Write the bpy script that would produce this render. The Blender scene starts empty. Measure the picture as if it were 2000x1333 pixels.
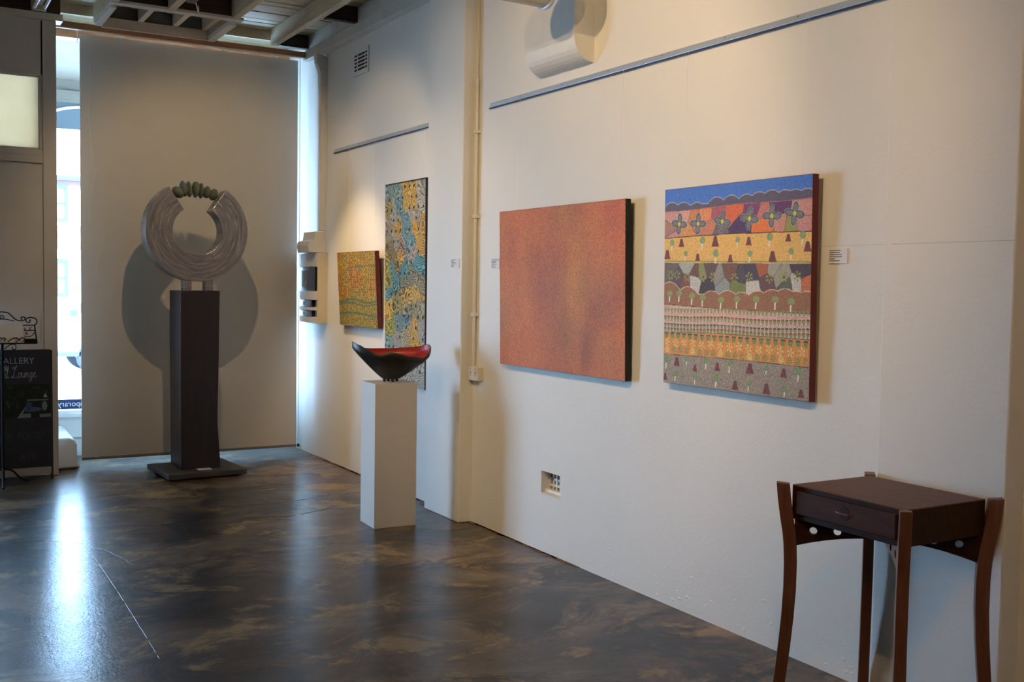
import bpy, bmesh, math, random
import numpy as np
from mathutils import Vector, Matrix, noise

random.seed(7)
sc = bpy.context.scene
COL = sc.collection
R = math.radians
PI = math.pi

# ------------------------------------------------------------------ camera
cam_d = bpy.data.cameras.new('camera')
cam_d.sensor_width = 36.0
cam_d.lens = 2072.8 / 2000.0 * 36.0
cam_d.clip_start = 0.05
cam_d.clip_end = 500
cam = bpy.data.objects.new('camera', cam_d)
COL.objects.link(cam)
yaw, pit, rol = 0.52878528, -0.05213215, 0.01587531
fwd = Vector((math.sin(yaw) * math.cos(pit), math.cos(yaw) * math.cos(pit), math.sin(pit)))
rt = fwd.cross(Vector((0, 0, 1))).normalized()
up = rt.cross(fwd)
r2 = rt * math.cos(rol) + up * math.sin(rol)
u2 = up * math.cos(rol) - rt * math.sin(rol)
M = Matrix.Identity(4)
for i in range(3):
    M[i][0], M[i][1], M[i][2] = r2[i], u2[i], -fwd[i]
M[0][3], M[1][3], M[2][3] = 0, 0, 1.55
cam.matrix_world = M
sc.camera = cam

# ------------------------------------------------------------------ world, sun, window light, exposure
w = bpy.data.worlds.new('sky')
sc.world = w
w.use_nodes = True
bg = w.node_tree.nodes['Background']
bg.inputs['Color'].default_value = (0.42, 0.67, 1.0, 1)
bg.inputs['Strength'].default_value = 27.0

sun_d = bpy.data.lights.new('sun', 'SUN')
sun_d.energy = 54.0
sun_d.angle = R(0.6)
sun_d.color = (0.52, 0.76, 1.0)
sun = bpy.data.objects.new('sun', sun_d)
sun.rotation_euler = (R(42), 0, R(-22))
COL.objects.link(sun)


def spot(name, loc, aim, energy, angle=70, blend=0.6, color=(1.0, 0.70, 0.38), radius=0.035):
    d = bpy.data.lights.new(name, 'SPOT')
    d.energy = energy
    d.color = color
    d.spot_size = R(angle)
    d.spot_blend = blend
    d.shadow_soft_size = radius
    o = bpy.data.objects.new(name, d)
    o.location = loc
    o.rotation_euler = (Vector(aim) - Vector(loc)).to_track_quat('-Z', 'Y').to_euler()
    COL.objects.link(o)
    return o


WARM = (1.0, 0.69, 0.36)
AMBER = (1.0, 0.60, 0.25)
SPOTS = [
    ((1.79, 6.92, 3.36), (2.45, 9.25, 1.40), 66, 88, WARM),
    ((0.35, 6.25, 3.38), (3.0, 6.6, 1.2), 78, 62, WARM),
    ((0.50, 3.70, 3.38), (3.2, 4.95, 2.0), 158, 74, WARM),
    ((0.50, 2.70, 3.38), (3.2, 3.98, 2.0), 138, 73, WARM),
    ((1.95, 7.60, 3.40), (3.26, 8.15, 0.95), 160, 46, WARM),
    ((1.20, 6.95, 3.40), (3.26, 7.6, 2.1), 48, 60, WARM),  # added lamp, lifts the wall round the tall painting
    ((0.60, 0.60, 3.38), (3.2, 1.0, 1.5), 75, 80, AMBER),  # added behind the camera as warm fill for the pier sides
    ((-0.8, -1.2, 3.38), (3.2, 0.9, 1.2), 75, 70, AMBER),  # second added fill lamp behind the camera
]
for i, (l, a, e, an, c) in enumerate(SPOTS):
    spot('spotlight', l, a, e, an, color=c, radius=0.014 if i == 0 else 0.03)

sc.view_settings.view_transform = 'Standard'
sc.view_settings.look = 'None'
sc.view_settings.gamma = 1.0
sc.view_settings.exposure = 0.0
sc.view_settings.use_curve_mapping = False
sc.cycles.use_denoising = True
sc.cycles.max_bounces = 10
sc.cycles.diffuse_bounces = 6
sc.cycles.sample_clamp_indirect = 8.0
sc.cycles.caustics_reflective = False
sc.cycles.caustics_refractive = False


# ------------------------------------------------------------------ helpers
def lin(c):
    c = np.asarray(c, float)
    if c.max() > 1.0:
        c = c / 255.0
    return np.where(c <= 0.04045, c / 12.92, ((c + 0.055) / 1.055) ** 2.4)


def L(*c):
    return tuple(lin(c)) + (1.0,)


class NT:
    def __init__(self, m):
        m.use_nodes = True
        self.t = m.node_tree
        self.n = self.t.nodes
        self.bsdf = self.n['Principled BSDF']
        self.out = self.n['Material Output']

    def add(self, typ, **kw):
        n = self.n.new(typ)
        for k, v in kw.items():
            setattr(n, k, v)
        return n

    def link(self, a, b):
        self.t.links.new(a, b)

    def coords(self, scale=(1, 1, 1), kind='Object'):
        tc = self.add('ShaderNodeTexCoord')
        mp = self.add('ShaderNodeMapping')
        mp.inputs['Scale'].default_value = scale
        self.link(tc.outputs[kind], mp.inputs['Vector'])
        return mp.outputs['Vector']

    def noise(self, vec, scale, detail=4, rough=0.55, dist=0.0):
        n = self.add('ShaderNodeTexNoise')
        n.inputs['Scale'].default_value = scale
        n.inputs['Detail'].default_value = detail
        n.inputs['Roughness'].default_value = rough
        n.inputs['Distortion'].default_value = dist
        self.link(vec, n.inputs['Vector'])
        return n.outputs['Fac']

    def ramp(self, fac, stops):
        r = self.add('ShaderNodeValToRGB')
        cr = r.color_ramp
        while len(cr.elements) < len(stops):
            cr.elements.new(0.5)
        for e, (p, c) in zip(cr.elements, stops):
            e.position = p
            e.color = c if len(c) == 4 else tuple(c) + (1,)
        self.link(fac, r.inputs['Fac'])
        return r.outputs['Color']

    def bump(self, h, strength=0.2, dist=0.01):
        b = self.add('ShaderNodeBump')
        b.inputs['Strength'].default_value = strength
        b.inputs['Distance'].default_value = dist
        self.link(h, b.inputs['Height'])
        self.link(b.outputs['Normal'], self.bsdf.inputs['Normal'])

    def mix(self, fac, a, b, blend='MIX'):
        m = self.add('ShaderNodeMix', data_type='RGBA', blend_type=blend)
        for s, v in ((m.inputs[0], fac), (m.inputs[6], a), (m.inputs[7], b)):
            if isinstance(v, bpy.types.NodeSocket):
                self.link(v, s)
            else:
                s.default_value = v
        return m.outputs[2]


def mk(name):
    m = bpy.data.materials.new(name)
    return m, NT(m)


def simple(name, c, rough=0.6, metal=0.0, var=0.06, nscale=12, bump=0.05, bscale=80, kind='Object', spec=0.5):
    m, t = mk(name)
    v = t.coords(kind=kind)
    f = t.noise(v, nscale)
    a = tuple(x * (1 - var) for x in c[:3])
    b = tuple(min(1, x * (1 + var)) for x in c[:3])
    t.link(t.ramp(f, [(0.3, a), (0.7, b)]), t.bsdf.inputs['Base Color'])
    t.bsdf.inputs['Roughness'].default_value = rough
    t.bsdf.inputs['Metallic'].default_value = metal
    t.bsdf.inputs['Specular IOR Level'].default_value = spec
    if bump:
        t.bump(t.noise(v, bscale), bump, 0.004)
    return m


def wall_mat():
    m, t = mk('painted_plaster')
    v = t.coords(kind='Object')
    f = t.noise(v, 1.3, 5)
    t.link(t.ramp(f, [(0.3, (0.76, 0.75, 0.72)), (0.7, (0.80, 0.79, 0.765))]), t.bsdf.inputs['Base Color'])
    t.bsdf.inputs['Roughness'].default_value = 0.62
    a = t.noise(v, 9, 6, 0.6)
    b = t.noise(v, 55, 3, 0.6)
    ad = t.add('ShaderNodeMath', operation='ADD')
    t.link(a, ad.inputs[0])
    t.link(b, ad.inputs[1])
    t.bump(ad.outputs[0], 0.10, 0.012)
    return m


def floor_mat():
    m, t = mk('polished_stained_concrete')
    v = t.coords(kind='Object')
    vs = t.coords((0.9, 1.15, 1), 'Object')
    big = t.noise(vs, 1.3, 7, 0.62, 0.5)
    mid = t.noise(vs, 2.3, 9, 0.68, 0.5)
    fine = t.noise(v, 26, 6, 0.65)
    base = t.ramp(big, [(0.36, (0.026, 0.019, 0.015)), (0.5, (0.090, 0.058, 0.035)), (0.62, (0.170, 0.113, 0.066))])
    och = t.ramp(mid, [(0.525, (0, 0, 0)), (0.60, (0.9, 0.9, 0.9))])
    c1 = t.mix(och, base, (0.29, 0.185, 0.075, 1))
    drk = t.ramp(t.noise(vs, 1.7, 10, 0.72, 0.8), [(0.44, (1, 1, 1)), (0.53, (0, 0, 0))])
    c2 = t.mix(drk, c1, (0.016, 0.012, 0.010, 1))
    c3 = t.mix(0.35, c2, t.ramp(fine, [(0.3, (0.3, 0.3, 0.3)), (0.7, (0.75, 0.72, 0.68))]), 'OVERLAY')
    t.link(c3, t.bsdf.inputs['Base Color'])
    cr_ = t.ramp(mid, [(0.3, (0.06, 0.06, 0.06)), (0.65, (0.17, 0.17, 0.17))])
    rr = t.ramp(mid, [(0.3, (0.32, 0.32, 0.32)), (0.65, (0.50, 0.50, 0.50))])
    t.link(rr, t.bsdf.inputs['Roughness'])
    t.bsdf.inputs['IOR'].default_value = 1.46
    ad = t.add('ShaderNodeMath', operation='ADD')
    ad2 = t.add('ShaderNodeMath', operation='ADD')
    t.link(t.noise(v, 7, 5, 0.6), ad.inputs[0])
    t.link(t.noise(v, 60, 4, 0.7), ad.inputs[1])
    sp = t.ramp(t.noise(v, 75, 3, 0.75), [(0.62, (0, 0, 0)), (0.74, (1, 1, 1))])
    t.link(sp, ad2.inputs[0])
    t.link(ad.outputs[0], ad2.inputs[1])
    t.bump(ad2.outputs[0], 0.17, 0.006)
    t.link(t.bsdf.inputs['Normal'].links[0].from_socket, t.bsdf.inputs['Coat Normal'])
    t.bsdf.inputs['Specular IOR Level'].default_value = 0.10
    t.bsdf.inputs['Coat Weight'].default_value = 0.62
    t.bsdf.inputs['Coat IOR'].default_value = 1.45
    t.link(cr_, t.bsdf.inputs['Coat Roughness'])
    return m


def wood_mat(name, dark, light, axis=(1, 12, 12), rough=0.4, nscale=6, spec=0.5):
    m, t = mk(name)
    v = t.coords(axis, 'Object')
    f = t.noise(v, nscale, 6, 0.6, 0.6)
    f2 = t.noise(t.coords(tuple(a * 6 for a in axis), 'Object'), nscale, 3)
    c = t.ramp(f, [(0.3, dark), (0.7, light)])
    c = t.mix(0.25, c, t.ramp(f2, [(0.3, (0.25, 0.25, 0.25)), (0.7, (0.7, 0.7, 0.7))]), 'OVERLAY')
    t.link(c, t.bsdf.inputs['Base Color'])
    t.bsdf.inputs['Roughness'].default_value = rough
    t.bsdf.inputs['Specular IOR Level'].default_value = spec
    t.bump(f2, 0.06, 0.002)
    return m


def brushed_steel():
    m, t = mk('brushed_steel')
    tc = t.add('ShaderNodeTexCoord')
    sep = t.add('ShaderNodeSeparateXYZ')
    t.link(tc.outputs['Object'], sep.inputs[0])
    xx = t.add('ShaderNodeMath', operation='MULTIPLY')
    t.link(sep.outputs['X'], xx.inputs[0]); t.link(sep.outputs['X'], xx.inputs[1])
    zz = t.add('ShaderNodeMath', operation='MULTIPLY')
    t.link(sep.outputs['Z'], zz.inputs[0]); t.link(sep.outputs['Z'], zz.inputs[1])
    s = t.add('ShaderNodeMath', operation='ADD')
    t.link(xx.outputs[0], s.inputs[0]); t.link(zz.outputs[0], s.inputs[1])
    rr = t.add('ShaderNodeMath', operation='SQRT')
    t.link(s.outputs[0], rr.inputs[0])
    at = t.add('ShaderNodeMath', operation='ARCTAN2')
    t.link(sep.outputs['Z'], at.inputs[0]); t.link(sep.outputs['X'], at.inputs[1])
    cmb = t.add('ShaderNodeCombineXYZ')
    k = t.add('ShaderNodeMath', operation='MULTIPLY'); k.inputs[1].default_value = 60
    t.link(rr.outputs[0], k.inputs[0])
    k2 = t.add('ShaderNodeMath', operation='MULTIPLY'); k2.inputs[1].default_value = 1.6
    t.link(at.outputs[0], k2.inputs[0])
    t.link(k.outputs[0], cmb.inputs[0]); t.link(k2.outputs[0], cmb.inputs[1]); t.link(sep.outputs['Y'], cmb.inputs[2])
    f = t.noise(cmb.outputs[0], 1.0, 5, 0.65, 0.4)
    t.link(t.ramp(f, [(0.3, (0.13, 0.121, 0.118)), (0.7, (0.36, 0.335, 0.325))]), t.bsdf.inputs['Base Color'])
    t.link(t.ramp(f, [(0.3, (0.42, 0.42, 0.42)), (0.7, (0.22, 0.22, 0.22))]), t.bsdf.inputs['Roughness'])
    t.bsdf.inputs['Metallic'].default_value = 0.95
    t.bump(f, 0.25, 0.004)
    return m


def vcol_mat(name, rough=0.55, speckle=0.0, sscale=500, bump=0.15, dark=(0.05, 0.04, 0.035, 1), light=(0.85, 0.8, 0.7, 1)):
    m, t = mk(name)
    a = t.add('ShaderNodeVertexColor', layer_name='paint')
    col = a.outputs['Color']
    v = t.coords()
    if speckle:
        f = t.noise(v, sscale, 2, 0.7)
        col = t.mix(t.ramp(f, [(0.52, (0, 0, 0)), (0.62, (speckle,) * 3)]), col, dark)
        f2 = t.noise(t.coords((1, 1.07, 0.93)), sscale * 0.9, 2, 0.7)
        col = t.mix(t.ramp(f2, [(0.56, (0, 0, 0)), (0.66, (speckle * 0.8,) * 3)]), col, light)
    t.link(col, t.bsdf.inputs['Base Color'])
    t.bsdf.inputs['Roughness'].default_value = rough
    t.bsdf.inputs['Specular IOR Level'].default_value = 0.3
    if bump:
        t.bump(t.noise(v, sscale * 0.6, 3), bump, 0.002)
    return m


def glass_mat():
    m, t = mk('window_glass')
    tr = t.add('ShaderNodeBsdfTransparent')
    gl = t.add('ShaderNodeBsdfGlossy')
    gl.inputs['Roughness'].default_value = 0.02
    fr = t.add('ShaderNodeFresnel')
    fr.inputs['IOR'].default_value = 1.45
    mx = t.add('ShaderNodeMixShader')
    nz = t.noise(t.coords(), 3)
    t.link(t.ramp(nz, [(0, (0.93, 0.96, 0.97)), (1, (0.97, 0.99, 1.0))]), tr.inputs['Color'])
    t.link(fr.outputs[0], mx.inputs[0])
    t.link(tr.outputs[0], mx.inputs[1])
    t.link(gl.outputs[0], mx.inputs[2])
    t.link(mx.outputs[0], t.out.inputs['Surface'])
    return m


def frosted_mat():
    m, t = mk('frosted_pane')
    tl = t.add('ShaderNodeBsdfTranslucent')
    df = t.add('ShaderNodeBsdfDiffuse')
    nz = t.noise(t.coords(), 4, 6)
    c = t.ramp(nz, [(0.3, (0.78, 0.64, 0.46)), (0.7, (0.86, 0.72, 0.54))])
    t.link(c, tl.inputs['Color'])
    df.inputs['Color'].default_value = (0.5, 0.47, 0.38, 1)
    mx = t.add('ShaderNodeMixShader')
    mx.inputs[0].default_value = 0.5
    t.link(tl.outputs[0], mx.inputs[1])
    t.link(df.outputs[0], mx.inputs[2])
    t.link(mx.outputs[0], t.out.inputs['Surface'])
    return m


MAT = dict(
    wall=wall_mat(),
    floor=floor_mat(),
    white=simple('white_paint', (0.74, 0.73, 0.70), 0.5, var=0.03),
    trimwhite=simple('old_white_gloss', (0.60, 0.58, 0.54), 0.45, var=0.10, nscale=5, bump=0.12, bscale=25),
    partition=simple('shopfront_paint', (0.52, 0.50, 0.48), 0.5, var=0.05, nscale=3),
    panel=simple('pale_canvas_board', (0.60, 0.58, 0.535), 0.8, var=0.025, nscale=2, bump=0.08, bscale=500),
    plank=wood_mat('flaking_cream_board', (0.46, 0.375, 0.225, 1), (0.62, 0.52, 0.34, 1), (1.2, 14, 14), 0.6, 4),
    joist=wood_mat('old_cream_joist', (0.44, 0.36, 0.235, 1), (0.62, 0.52, 0.36, 1), (14, 1.2, 14), 0.6, 4),
    fresh=wood_mat('new_primed_timber', (0.66, 0.54, 0.41, 1), (0.82, 0.70, 0.56, 1), (1.2, 9, 9), 0.6, 3),
    darkwood=wood_mat('dark_old_beam', (0.022, 0.014, 0.010, 1), (0.05, 0.032, 0.022, 1), (1.2, 14, 14), 0.7, 4),
    brownwood=wood_mat('orange_brown_timber', (0.30, 0.12, 0.050, 1), (0.50, 0.22, 0.10, 1), (1.2, 14, 14), 0.5, 4),
    greyboard=simple('grey_board', (0.20, 0.20, 0.19), 0.7, var=0.15),
    alu=simple('aluminium_rail', (0.55, 0.60, 0.66), 0.35, metal=0.55, var=0.04),
    steel=brushed_steel(),
    jarrah=wood_mat('dark_red_timber', (0.012, 0.006, 0.006, 1), (0.026, 0.011, 0.010, 1), (14, 14, 1.2), 0.42, 3),
    drawerwood=wood_mat('red_brown_drawer', (0.045, 0.015, 0.009, 1), (0.085, 0.028, 0.016, 1), (14, 1.4, 14), 0.5, 3, 0.15),
    base=simple('charcoal_steel_plate', (0.052, 0.048, 0.044), 0.55, var=0.25, nscale=5),
    stone=simple('sage_green_pebble', (0.11, 0.135, 0.112), 0.6, var=0.25, nscale=14, bump=0.2, bscale=60),
    plinth=simple('matt_grey_white_plinth', (0.58, 0.56, 0.53), 0.6, var=0.015),
    bowlblack=simple('black_hammered_glaze', (0.012, 0.012, 0.013), 0.42, var=0.3, nscale=20, bump=0.35, bscale=45),
    bowlred=simple('red_lacquer', (0.36, 0.020, 0.018), 0.38, var=0.15, nscale=8, bump=0.12, bscale=35),
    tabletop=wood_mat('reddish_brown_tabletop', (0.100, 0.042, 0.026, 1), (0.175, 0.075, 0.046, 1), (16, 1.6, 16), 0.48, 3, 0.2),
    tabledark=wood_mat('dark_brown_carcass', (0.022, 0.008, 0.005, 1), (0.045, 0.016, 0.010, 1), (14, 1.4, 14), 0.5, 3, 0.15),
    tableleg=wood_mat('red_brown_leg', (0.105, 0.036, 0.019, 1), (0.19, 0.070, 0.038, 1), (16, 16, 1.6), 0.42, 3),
    black=simple('black_enamel', (0.012, 0.012, 0.014), 0.4, var=0.2),
    iron=simple('wrought_iron', (0.008, 0.009, 0.011), 0.6, var=0.3, spec=0.12),
    blackcanvas=simple('black_canvas_edge', (0.012, 0.011, 0.011), 0.7),
    redcanvas=simple('dark_red_canvas_edge', (0.13, 0.014, 0.016), 0.6),
    card=simple('white_card', (0.74, 0.73, 0.76), 0.6, var=0.02),
    ink=simple('grey_print', (0.07, 0.07, 0.08), 0.7),
    plastic=simple('cream_plastic', (0.70, 0.66, 0.56), 0.4, var=0.03),
    hole=simple('dark_void', (0.012, 0.011, 0.010), 0.9),
    boxside=simple('beige_meter_board', (0.56, 0.50, 0.40), 0.5, var=0.04),
    meter=simple('black_meter_case', (0.010, 0.010, 0.012), 0.25, var=0.2),
    meterwindow=simple('meter_window', (0.20, 0.18, 0.14), 0.15, var=0.3, nscale=30),
    cord=simple('nylon_cord', (0.88, 0.87, 0.84), 0.5),
    glass=glass_mat(),
    frosted=frosted_mat(),
    crack=simple('crack_filler', (0.04, 0.03, 0.024), 0.3, var=0.5, nscale=60, bump=0.5, bscale=140),
    edgechip=simple('raw_concrete_edge', (0.16, 0.085, 0.045), 0.75, var=0.45, nscale=25, bump=0.5, bscale=60),
    signblack=simple('black_sign_face', (0.010, 0.012, 0.020), 0.35, var=0.1),
    signtext=simple('pale_grey_lettering', (0.30, 0.33, 0.38), 0.6),
    chalk=simple('faint_chalk', (0.05, 0.056, 0.066), 0.9),
    signcream=simple('cream_strip', (0.30, 0.28, 0.24), 0.6),
    navy=simple('navy_vinyl', (0.015, 0.025, 0.10), 0.5),
    lettering=simple('white_vinyl', (0.8, 0.85, 0.9), 0.5),
    road=simple('pale_asphalt', (0.62, 0.62, 0.62), 0.9, var=0.06),
    path=simple('pale_paving', (0.62, 0.60, 0.57), 0.9, var=0.06),
    render=simple('pale_render', (0.80, 0.80, 0.80), 0.9, var=0.03),
    brick=simple('red_brick', (0.105, 0.047, 0.042), 0.9, var=0.12),
    bluepaint=simple('blue_window_paint', (0.020, 0.034, 0.044), 0.5),
    farglass=simple('far_window_glass', (0.060, 0.058, 0.046), 0.3),
    carpaint=simple('white_car_paint', (0.80, 0.82, 0.84), 0.25, var=0.02),
    carglass=simple('car_glass', (0.045, 0.050, 0.045), 0.3),
    tyre=simple('tyre_rubber', (0.012, 0.014, 0.018), 0.8),
    verandah=simple('shaded_valance_blue', (0.055, 0.07, 0.08), 0.7, var=0.1),  # valance colour, with its shade put into the dark blue-grey
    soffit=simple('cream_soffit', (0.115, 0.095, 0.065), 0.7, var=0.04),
    diffuser=simple('batten_tube', (0.72, 0.74, 0.74), 0.4),
)
PAINT_L = vcol_mat('dotted_acrylic_landscape', 0.6, 0.30, 420)
PAINT_O = vcol_mat('fine_dotted_acrylic', 0.6, 0.35, 430, dark=(0.16, 0.09, 0.045, 1), light=(0.62, 0.42, 0.25, 1))
PAINT_T = vcol_mat('line_work_acrylic', 0.6, 0.18, 300)
PAINT_Y = vcol_mat('stroked_acrylic', 0.6, 0.12, 260)
PRINT = vcol_mat('printed_photo', 0.35, 0.0, 100, 0.0)


class MB:
    """collects shapes and links them as one mesh object"""

    def __init__(self):
        self.b = bmesh.new()

    def box(self, x0, x1, y0, y1, z0, z1):
        vs = [self.b.verts.new((x, y, z)) for x in (x0, x1) for y in (y0, y1) for z in (z0, z1)]
        for f in ((0, 1, 3, 2), (4, 6, 7, 5), (0, 4, 5, 1), (2, 3, 7, 6), (0, 2, 6, 4), (1, 5, 7, 3)):
            self.b.faces.new([vs[i] for i in f])
        return self

    def loft(self, rings, cap=True, closed=True):
        rs = [[self.b.verts.new(p) for p in r] for r in rings]
        n = len(rs[0])
        for a, c in zip(rs, rs[1:]):
            for i in range(n if closed else n - 1):
                j = (i + 1) % n
                self.b.faces.new((a[i], a[j], c[j], c[i]))
        if cap:
            self.b.faces.new(list(reversed(rs[0])))
            self.b.faces.new(rs[-1])
        return self

    def tube(self, pts, r, n=8):
        pts = [Vector(p) for p in pts]
        rings = []
        ref = None
        for i, p in enumerate(pts):
            d = (pts[min(i + 1, len(pts) - 1)] - pts[max(i - 1, 0)]).normalized()
            if ref is None:
                ref = d.orthogonal().normalized()
            a = (ref - d * ref.dot(d))
            a = a.normalized() if a.length > 1e-6 else d.orthogonal().normalized()
            ref = a
            b = d.cross(a)
            rr = r[i] if isinstance(r, (list, tuple)) else r
            rings.append([p + (a * math.cos(2 * PI * k / n) + b * math.sin(2 * PI * k / n)) * rr for k in range(n)])
        return self.loft(rings)

    def cyl(self, p0, p1, r, n=16):
        return self.tube([p0, p1], r, n)

    def prism(self, poly, f):
        """poly: 2-D outline; f(p, t) gives the 3-D point for t = 0 and 1"""
        return self.loft([[f(p, 0) for p in poly], [f(p, 1) for p in poly]])

    def lathe(self, prof, n=24, axis='z', c=(0, 0, 0)):
        rings = []
        for r, z in prof:
            ring = []
            for k in range(n):
                a = 2 * PI * k / n
                q = (r * math.cos(a), r * math.sin(a), z)
                if axis == 'y':
                    q = (q[0], q[2], q[1])
                elif axis == 'x':
                    q = (q[2], q[0], q[1])
                ring.append((q[0] + c[0], q[1] + c[1], q[2] + c[2]))
            rings.append(ring)
        return self.loft(rings)

    def build(self, name, mat, parent=None, bevel=0.0, smooth=False, seg=2, kind=None):
        bmesh.ops.recalc_face_normals(self.b, faces=self.b.faces)
        me = bpy.data.meshes.new(name)
        self.b.to_mesh(me)
        self.b.free()
        return link(name, me, mat, parent, bevel, smooth, seg, kind)


def link(name, me, mat, parent=None, bevel=0.0, smooth=False, seg=2, kind=None):
    o = bpy.data.objects.new(name, me)
    COL.objects.link(o)
    if mat:
        me.materials.append(mat)
    if smooth:
        me.shade_smooth()
    if bevel:
        md = o.modifiers.new('bevel', 'BEVEL')
        md.width = bevel
        md.segments = seg
        md.limit_method = 'ANGLE'
    if parent:
        o.parent = parent
    if kind:
        o['kind'] = kind
    return o


def tag(o, label, cat=None, group=None, kind=None):
    o['label'] = label
    if cat:
        o['category'] = cat
    if group:
        o['group'] = group
    if kind:
        o['kind'] = kind
    return o


def thing(name, label, cat, loc=(0, 0, 0), rot=(0, 0, 0), group=None):
    o = bpy.data.objects.new(name, None)
    o.empty_display_size = 0.05
    o.location = loc
    o.rotation_euler = rot
    COL.objects.link(o)
    return tag(o, label, cat, group)


def struct(o, label, cat):
    return tag(o, label, cat, kind='structure')


def text_mesh(name, body, size, mat, parent, loc, rot, depth=0.0006, shear=0.0, align='CENTER', sx=1.0):
    cu = bpy.data.curves.new(name, 'FONT')
    cu.body = body
    cu.size = size
    cu.extrude = depth
    cu.shear = shear
    cu.align_x = align
    cu.align_y = 'CENTER'
    tmp = bpy.data.objects.new(name + '_tmp', cu)
    COL.objects.link(tmp)
    bpy.context.view_layer.update()
    me = bpy.data.meshes.new_from_object(tmp.evaluated_get(bpy.context.evaluated_depsgraph_get()))
    bpy.data.objects.remove(tmp)
    bpy.data.curves.remove(cu)
    me.materials.clear()
    o = link(name, me, mat, parent)
    o.location = loc
    o.rotation_euler = rot
    o.scale = (sx, 1, 1)
    return o


def spline(pts, n=10):
    """Catmull-Rom through pts"""
    P = [Vector(p) for p in pts]
    out = []
    for i in range(len(P) - 1):
        p0, p1, p2, p3 = P[max(i - 1, 0)], P[i], P[i + 1], P[min(i + 2, len(P) - 1)]
        for k in range(n):
            s = k / n
            out.append(0.5 * ((2 * p1) + (p2 - p0) * s + (2 * p0 - 5 * p1 + 4 * p2 - p3) * s * s + (3 * p1 - p0 - 3 * p2 + p3) * s ** 3))
    out.append(P[-1])
    return out


def copy_part(o, name, parent, loc=None):
    c = o.copy()
    c.name = name
    c.parent = parent
    if loc is not None:
        c.location = loc
    COL.objects.link(c)
    return c


# ------------------------------------------------------------------ room shell
XW = 3.26          # right wall face
XP = 3.166         # pier faces
YB = -4.0          # back wall
XL = -4.2          # left wall
ZC = 3.74          # underside of ceiling boards

floor = struct(MB().box(XL, 3.5, YB, 9.95, -0.15, 0.0).build('floor', MAT['floor']),
               'dark polished concrete floor stained brown and ochre, bright window glare at left', 'floor')
# cracks and the straight saw cut, slightly proud lines of filler
def crack(pts, r, wob=0.012, gap=0.35):
    q = spline([(x, y, 0.0) for x, y in pts], 14)
    for i, p in enumerate(q):
        p.x += noise.noise(Vector((i * 0.7, r * 900, 1))) * wob
        p.y += noise.noise(Vector((i * 0.7, r * 700, 9))) * wob
    mb = MB()
    i = 0
    while i < len(q) - 2:
        k = min(len(q) - 1, i + random.choice((1, 1, 2, 3)))
        mb.tube(q[i:k + 1], [r * random.uniform(0.4, 1.0) for _ in range(k + 1 - i)], 6)
        i = k + (random.random() < gap)
    mb.build('crack', MAT['crack'], floor, kind='stuff')


crack([(0.955, 6.25), (0.95, 5.6), (0.94, 5.0), (0.925, 4.35)], 0.0011, 0.003)
crack([(0.25, 6.55), (0.6, 6.75), (0.95, 6.55), (1.12, 5.95)], 0.0009, 0.03)
crack([(1.35, 7.5), (1.8, 7.28), (2.3, 7.18), (2.75, 7.3)], 0.0022, 0.03)
crack([(1.3, 6.9), (1.8, 6.75), (2.3, 6.75), (2.62, 6.9)], 0.0022, 0.03)
crack([(0.95, 4.9), (1.15, 4.95), (1.3, 5.05)], 0.0016)
# chipped raw edge along the right wall
mb = MB()
for k in range(46):
    y = 8.9 - k * 0.09 + random.uniform(-0.03, 0.03)
    if 6.0 < y < 6.62:
        continue
    wd = random.uniform(0.012, 0.04) * (1.6 if y > 6.6 else 1)
    ln = random.uniform(0.05, 0.12)
    n = 7
    ring = [(XW - abs(math.sin(a)) * wd * random.uniform(0.7, 1.2), y + math.cos(a) * ln, 0.0) for a in [PI * i / n for i in range(n + 1)]]
    mb.loft([[(p[0], p[1], 0.0) for p in ring], [(p[0], p[1], 0.0025) for p in ring]])
mb.build('chipped_edge', MAT['edgechip'], floor, kind='stuff')

# right wall with a recess for the low vent
mb = MB()
vy0, vy1, vz0, vz1 = 5.007, 5.215, 0.338, 0.475
for b in ((YB, vy0, 0, 3.9), (vy1, 10.0, 0, 3.9), (vy0, vy1, 0, vz0), (vy0, vy1, vz1, 3.9)):
    mb.box(XW, 3.42, b[0], b[1], b[2], b[3])
mb.box(3.38, 3.42, vy0, vy1, vz0, vz1)
wall_right = struct(mb.build('wall_right', MAT['wall']), 'long white plastered wall on the right hung with paintings', 'wall')


def pier(y0, y1):
    mb = MB()
    mb.box(XP, XW + 0.01, y0, y1, 0.0, 3.9)
    return mb.build('wall_right_pier', MAT['wall'], bevel=0.006)


struct(pier(6.076, 6.592), 'white wall pier between the tall painting and the conduit', 'wall')
near_pier = struct(pier(2.173, 2.706), 'near white wall pier behind the side table', 'wall')
# fine plaster joint lines at the old dado height
MB().box(XW - 0.0012, XW, 2.70, 3.10, 1.7285, 1.7305).build('plaster_joint', MAT['trimwhite'], wall_right)
MB().box(XP - 0.0012, XP, 2.175, 2.67, 1.7225, 1.7255).build('plaster_joint', MAT['trimwhite'], near_pier)
# crumbs of filler on the wall foot
mb = MB()
for k in range(60):
    y = random.uniform(2.75, 5.9)
    z = 0.02 + abs(random.gauss(0, 0.07))
    s = random.uniform(0.003, 0.009)
    mb.lathe([(0.0002, 0), (s, 0.0), (s * 0.6, 0.0016), (0.0002, 0.002)], 7, 'x', (0, 0, 0))
    vs = list(mb.b.verts)[-28:]
    for v_ in vs:
        v_.co.x = XW - v_.co.x
        v_.co.y = v_.co.y * 1.5 + y
        v_.co.z += z
mb.build('plaster_lumps', MAT['wall'], wall_right, kind='stuff')

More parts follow.
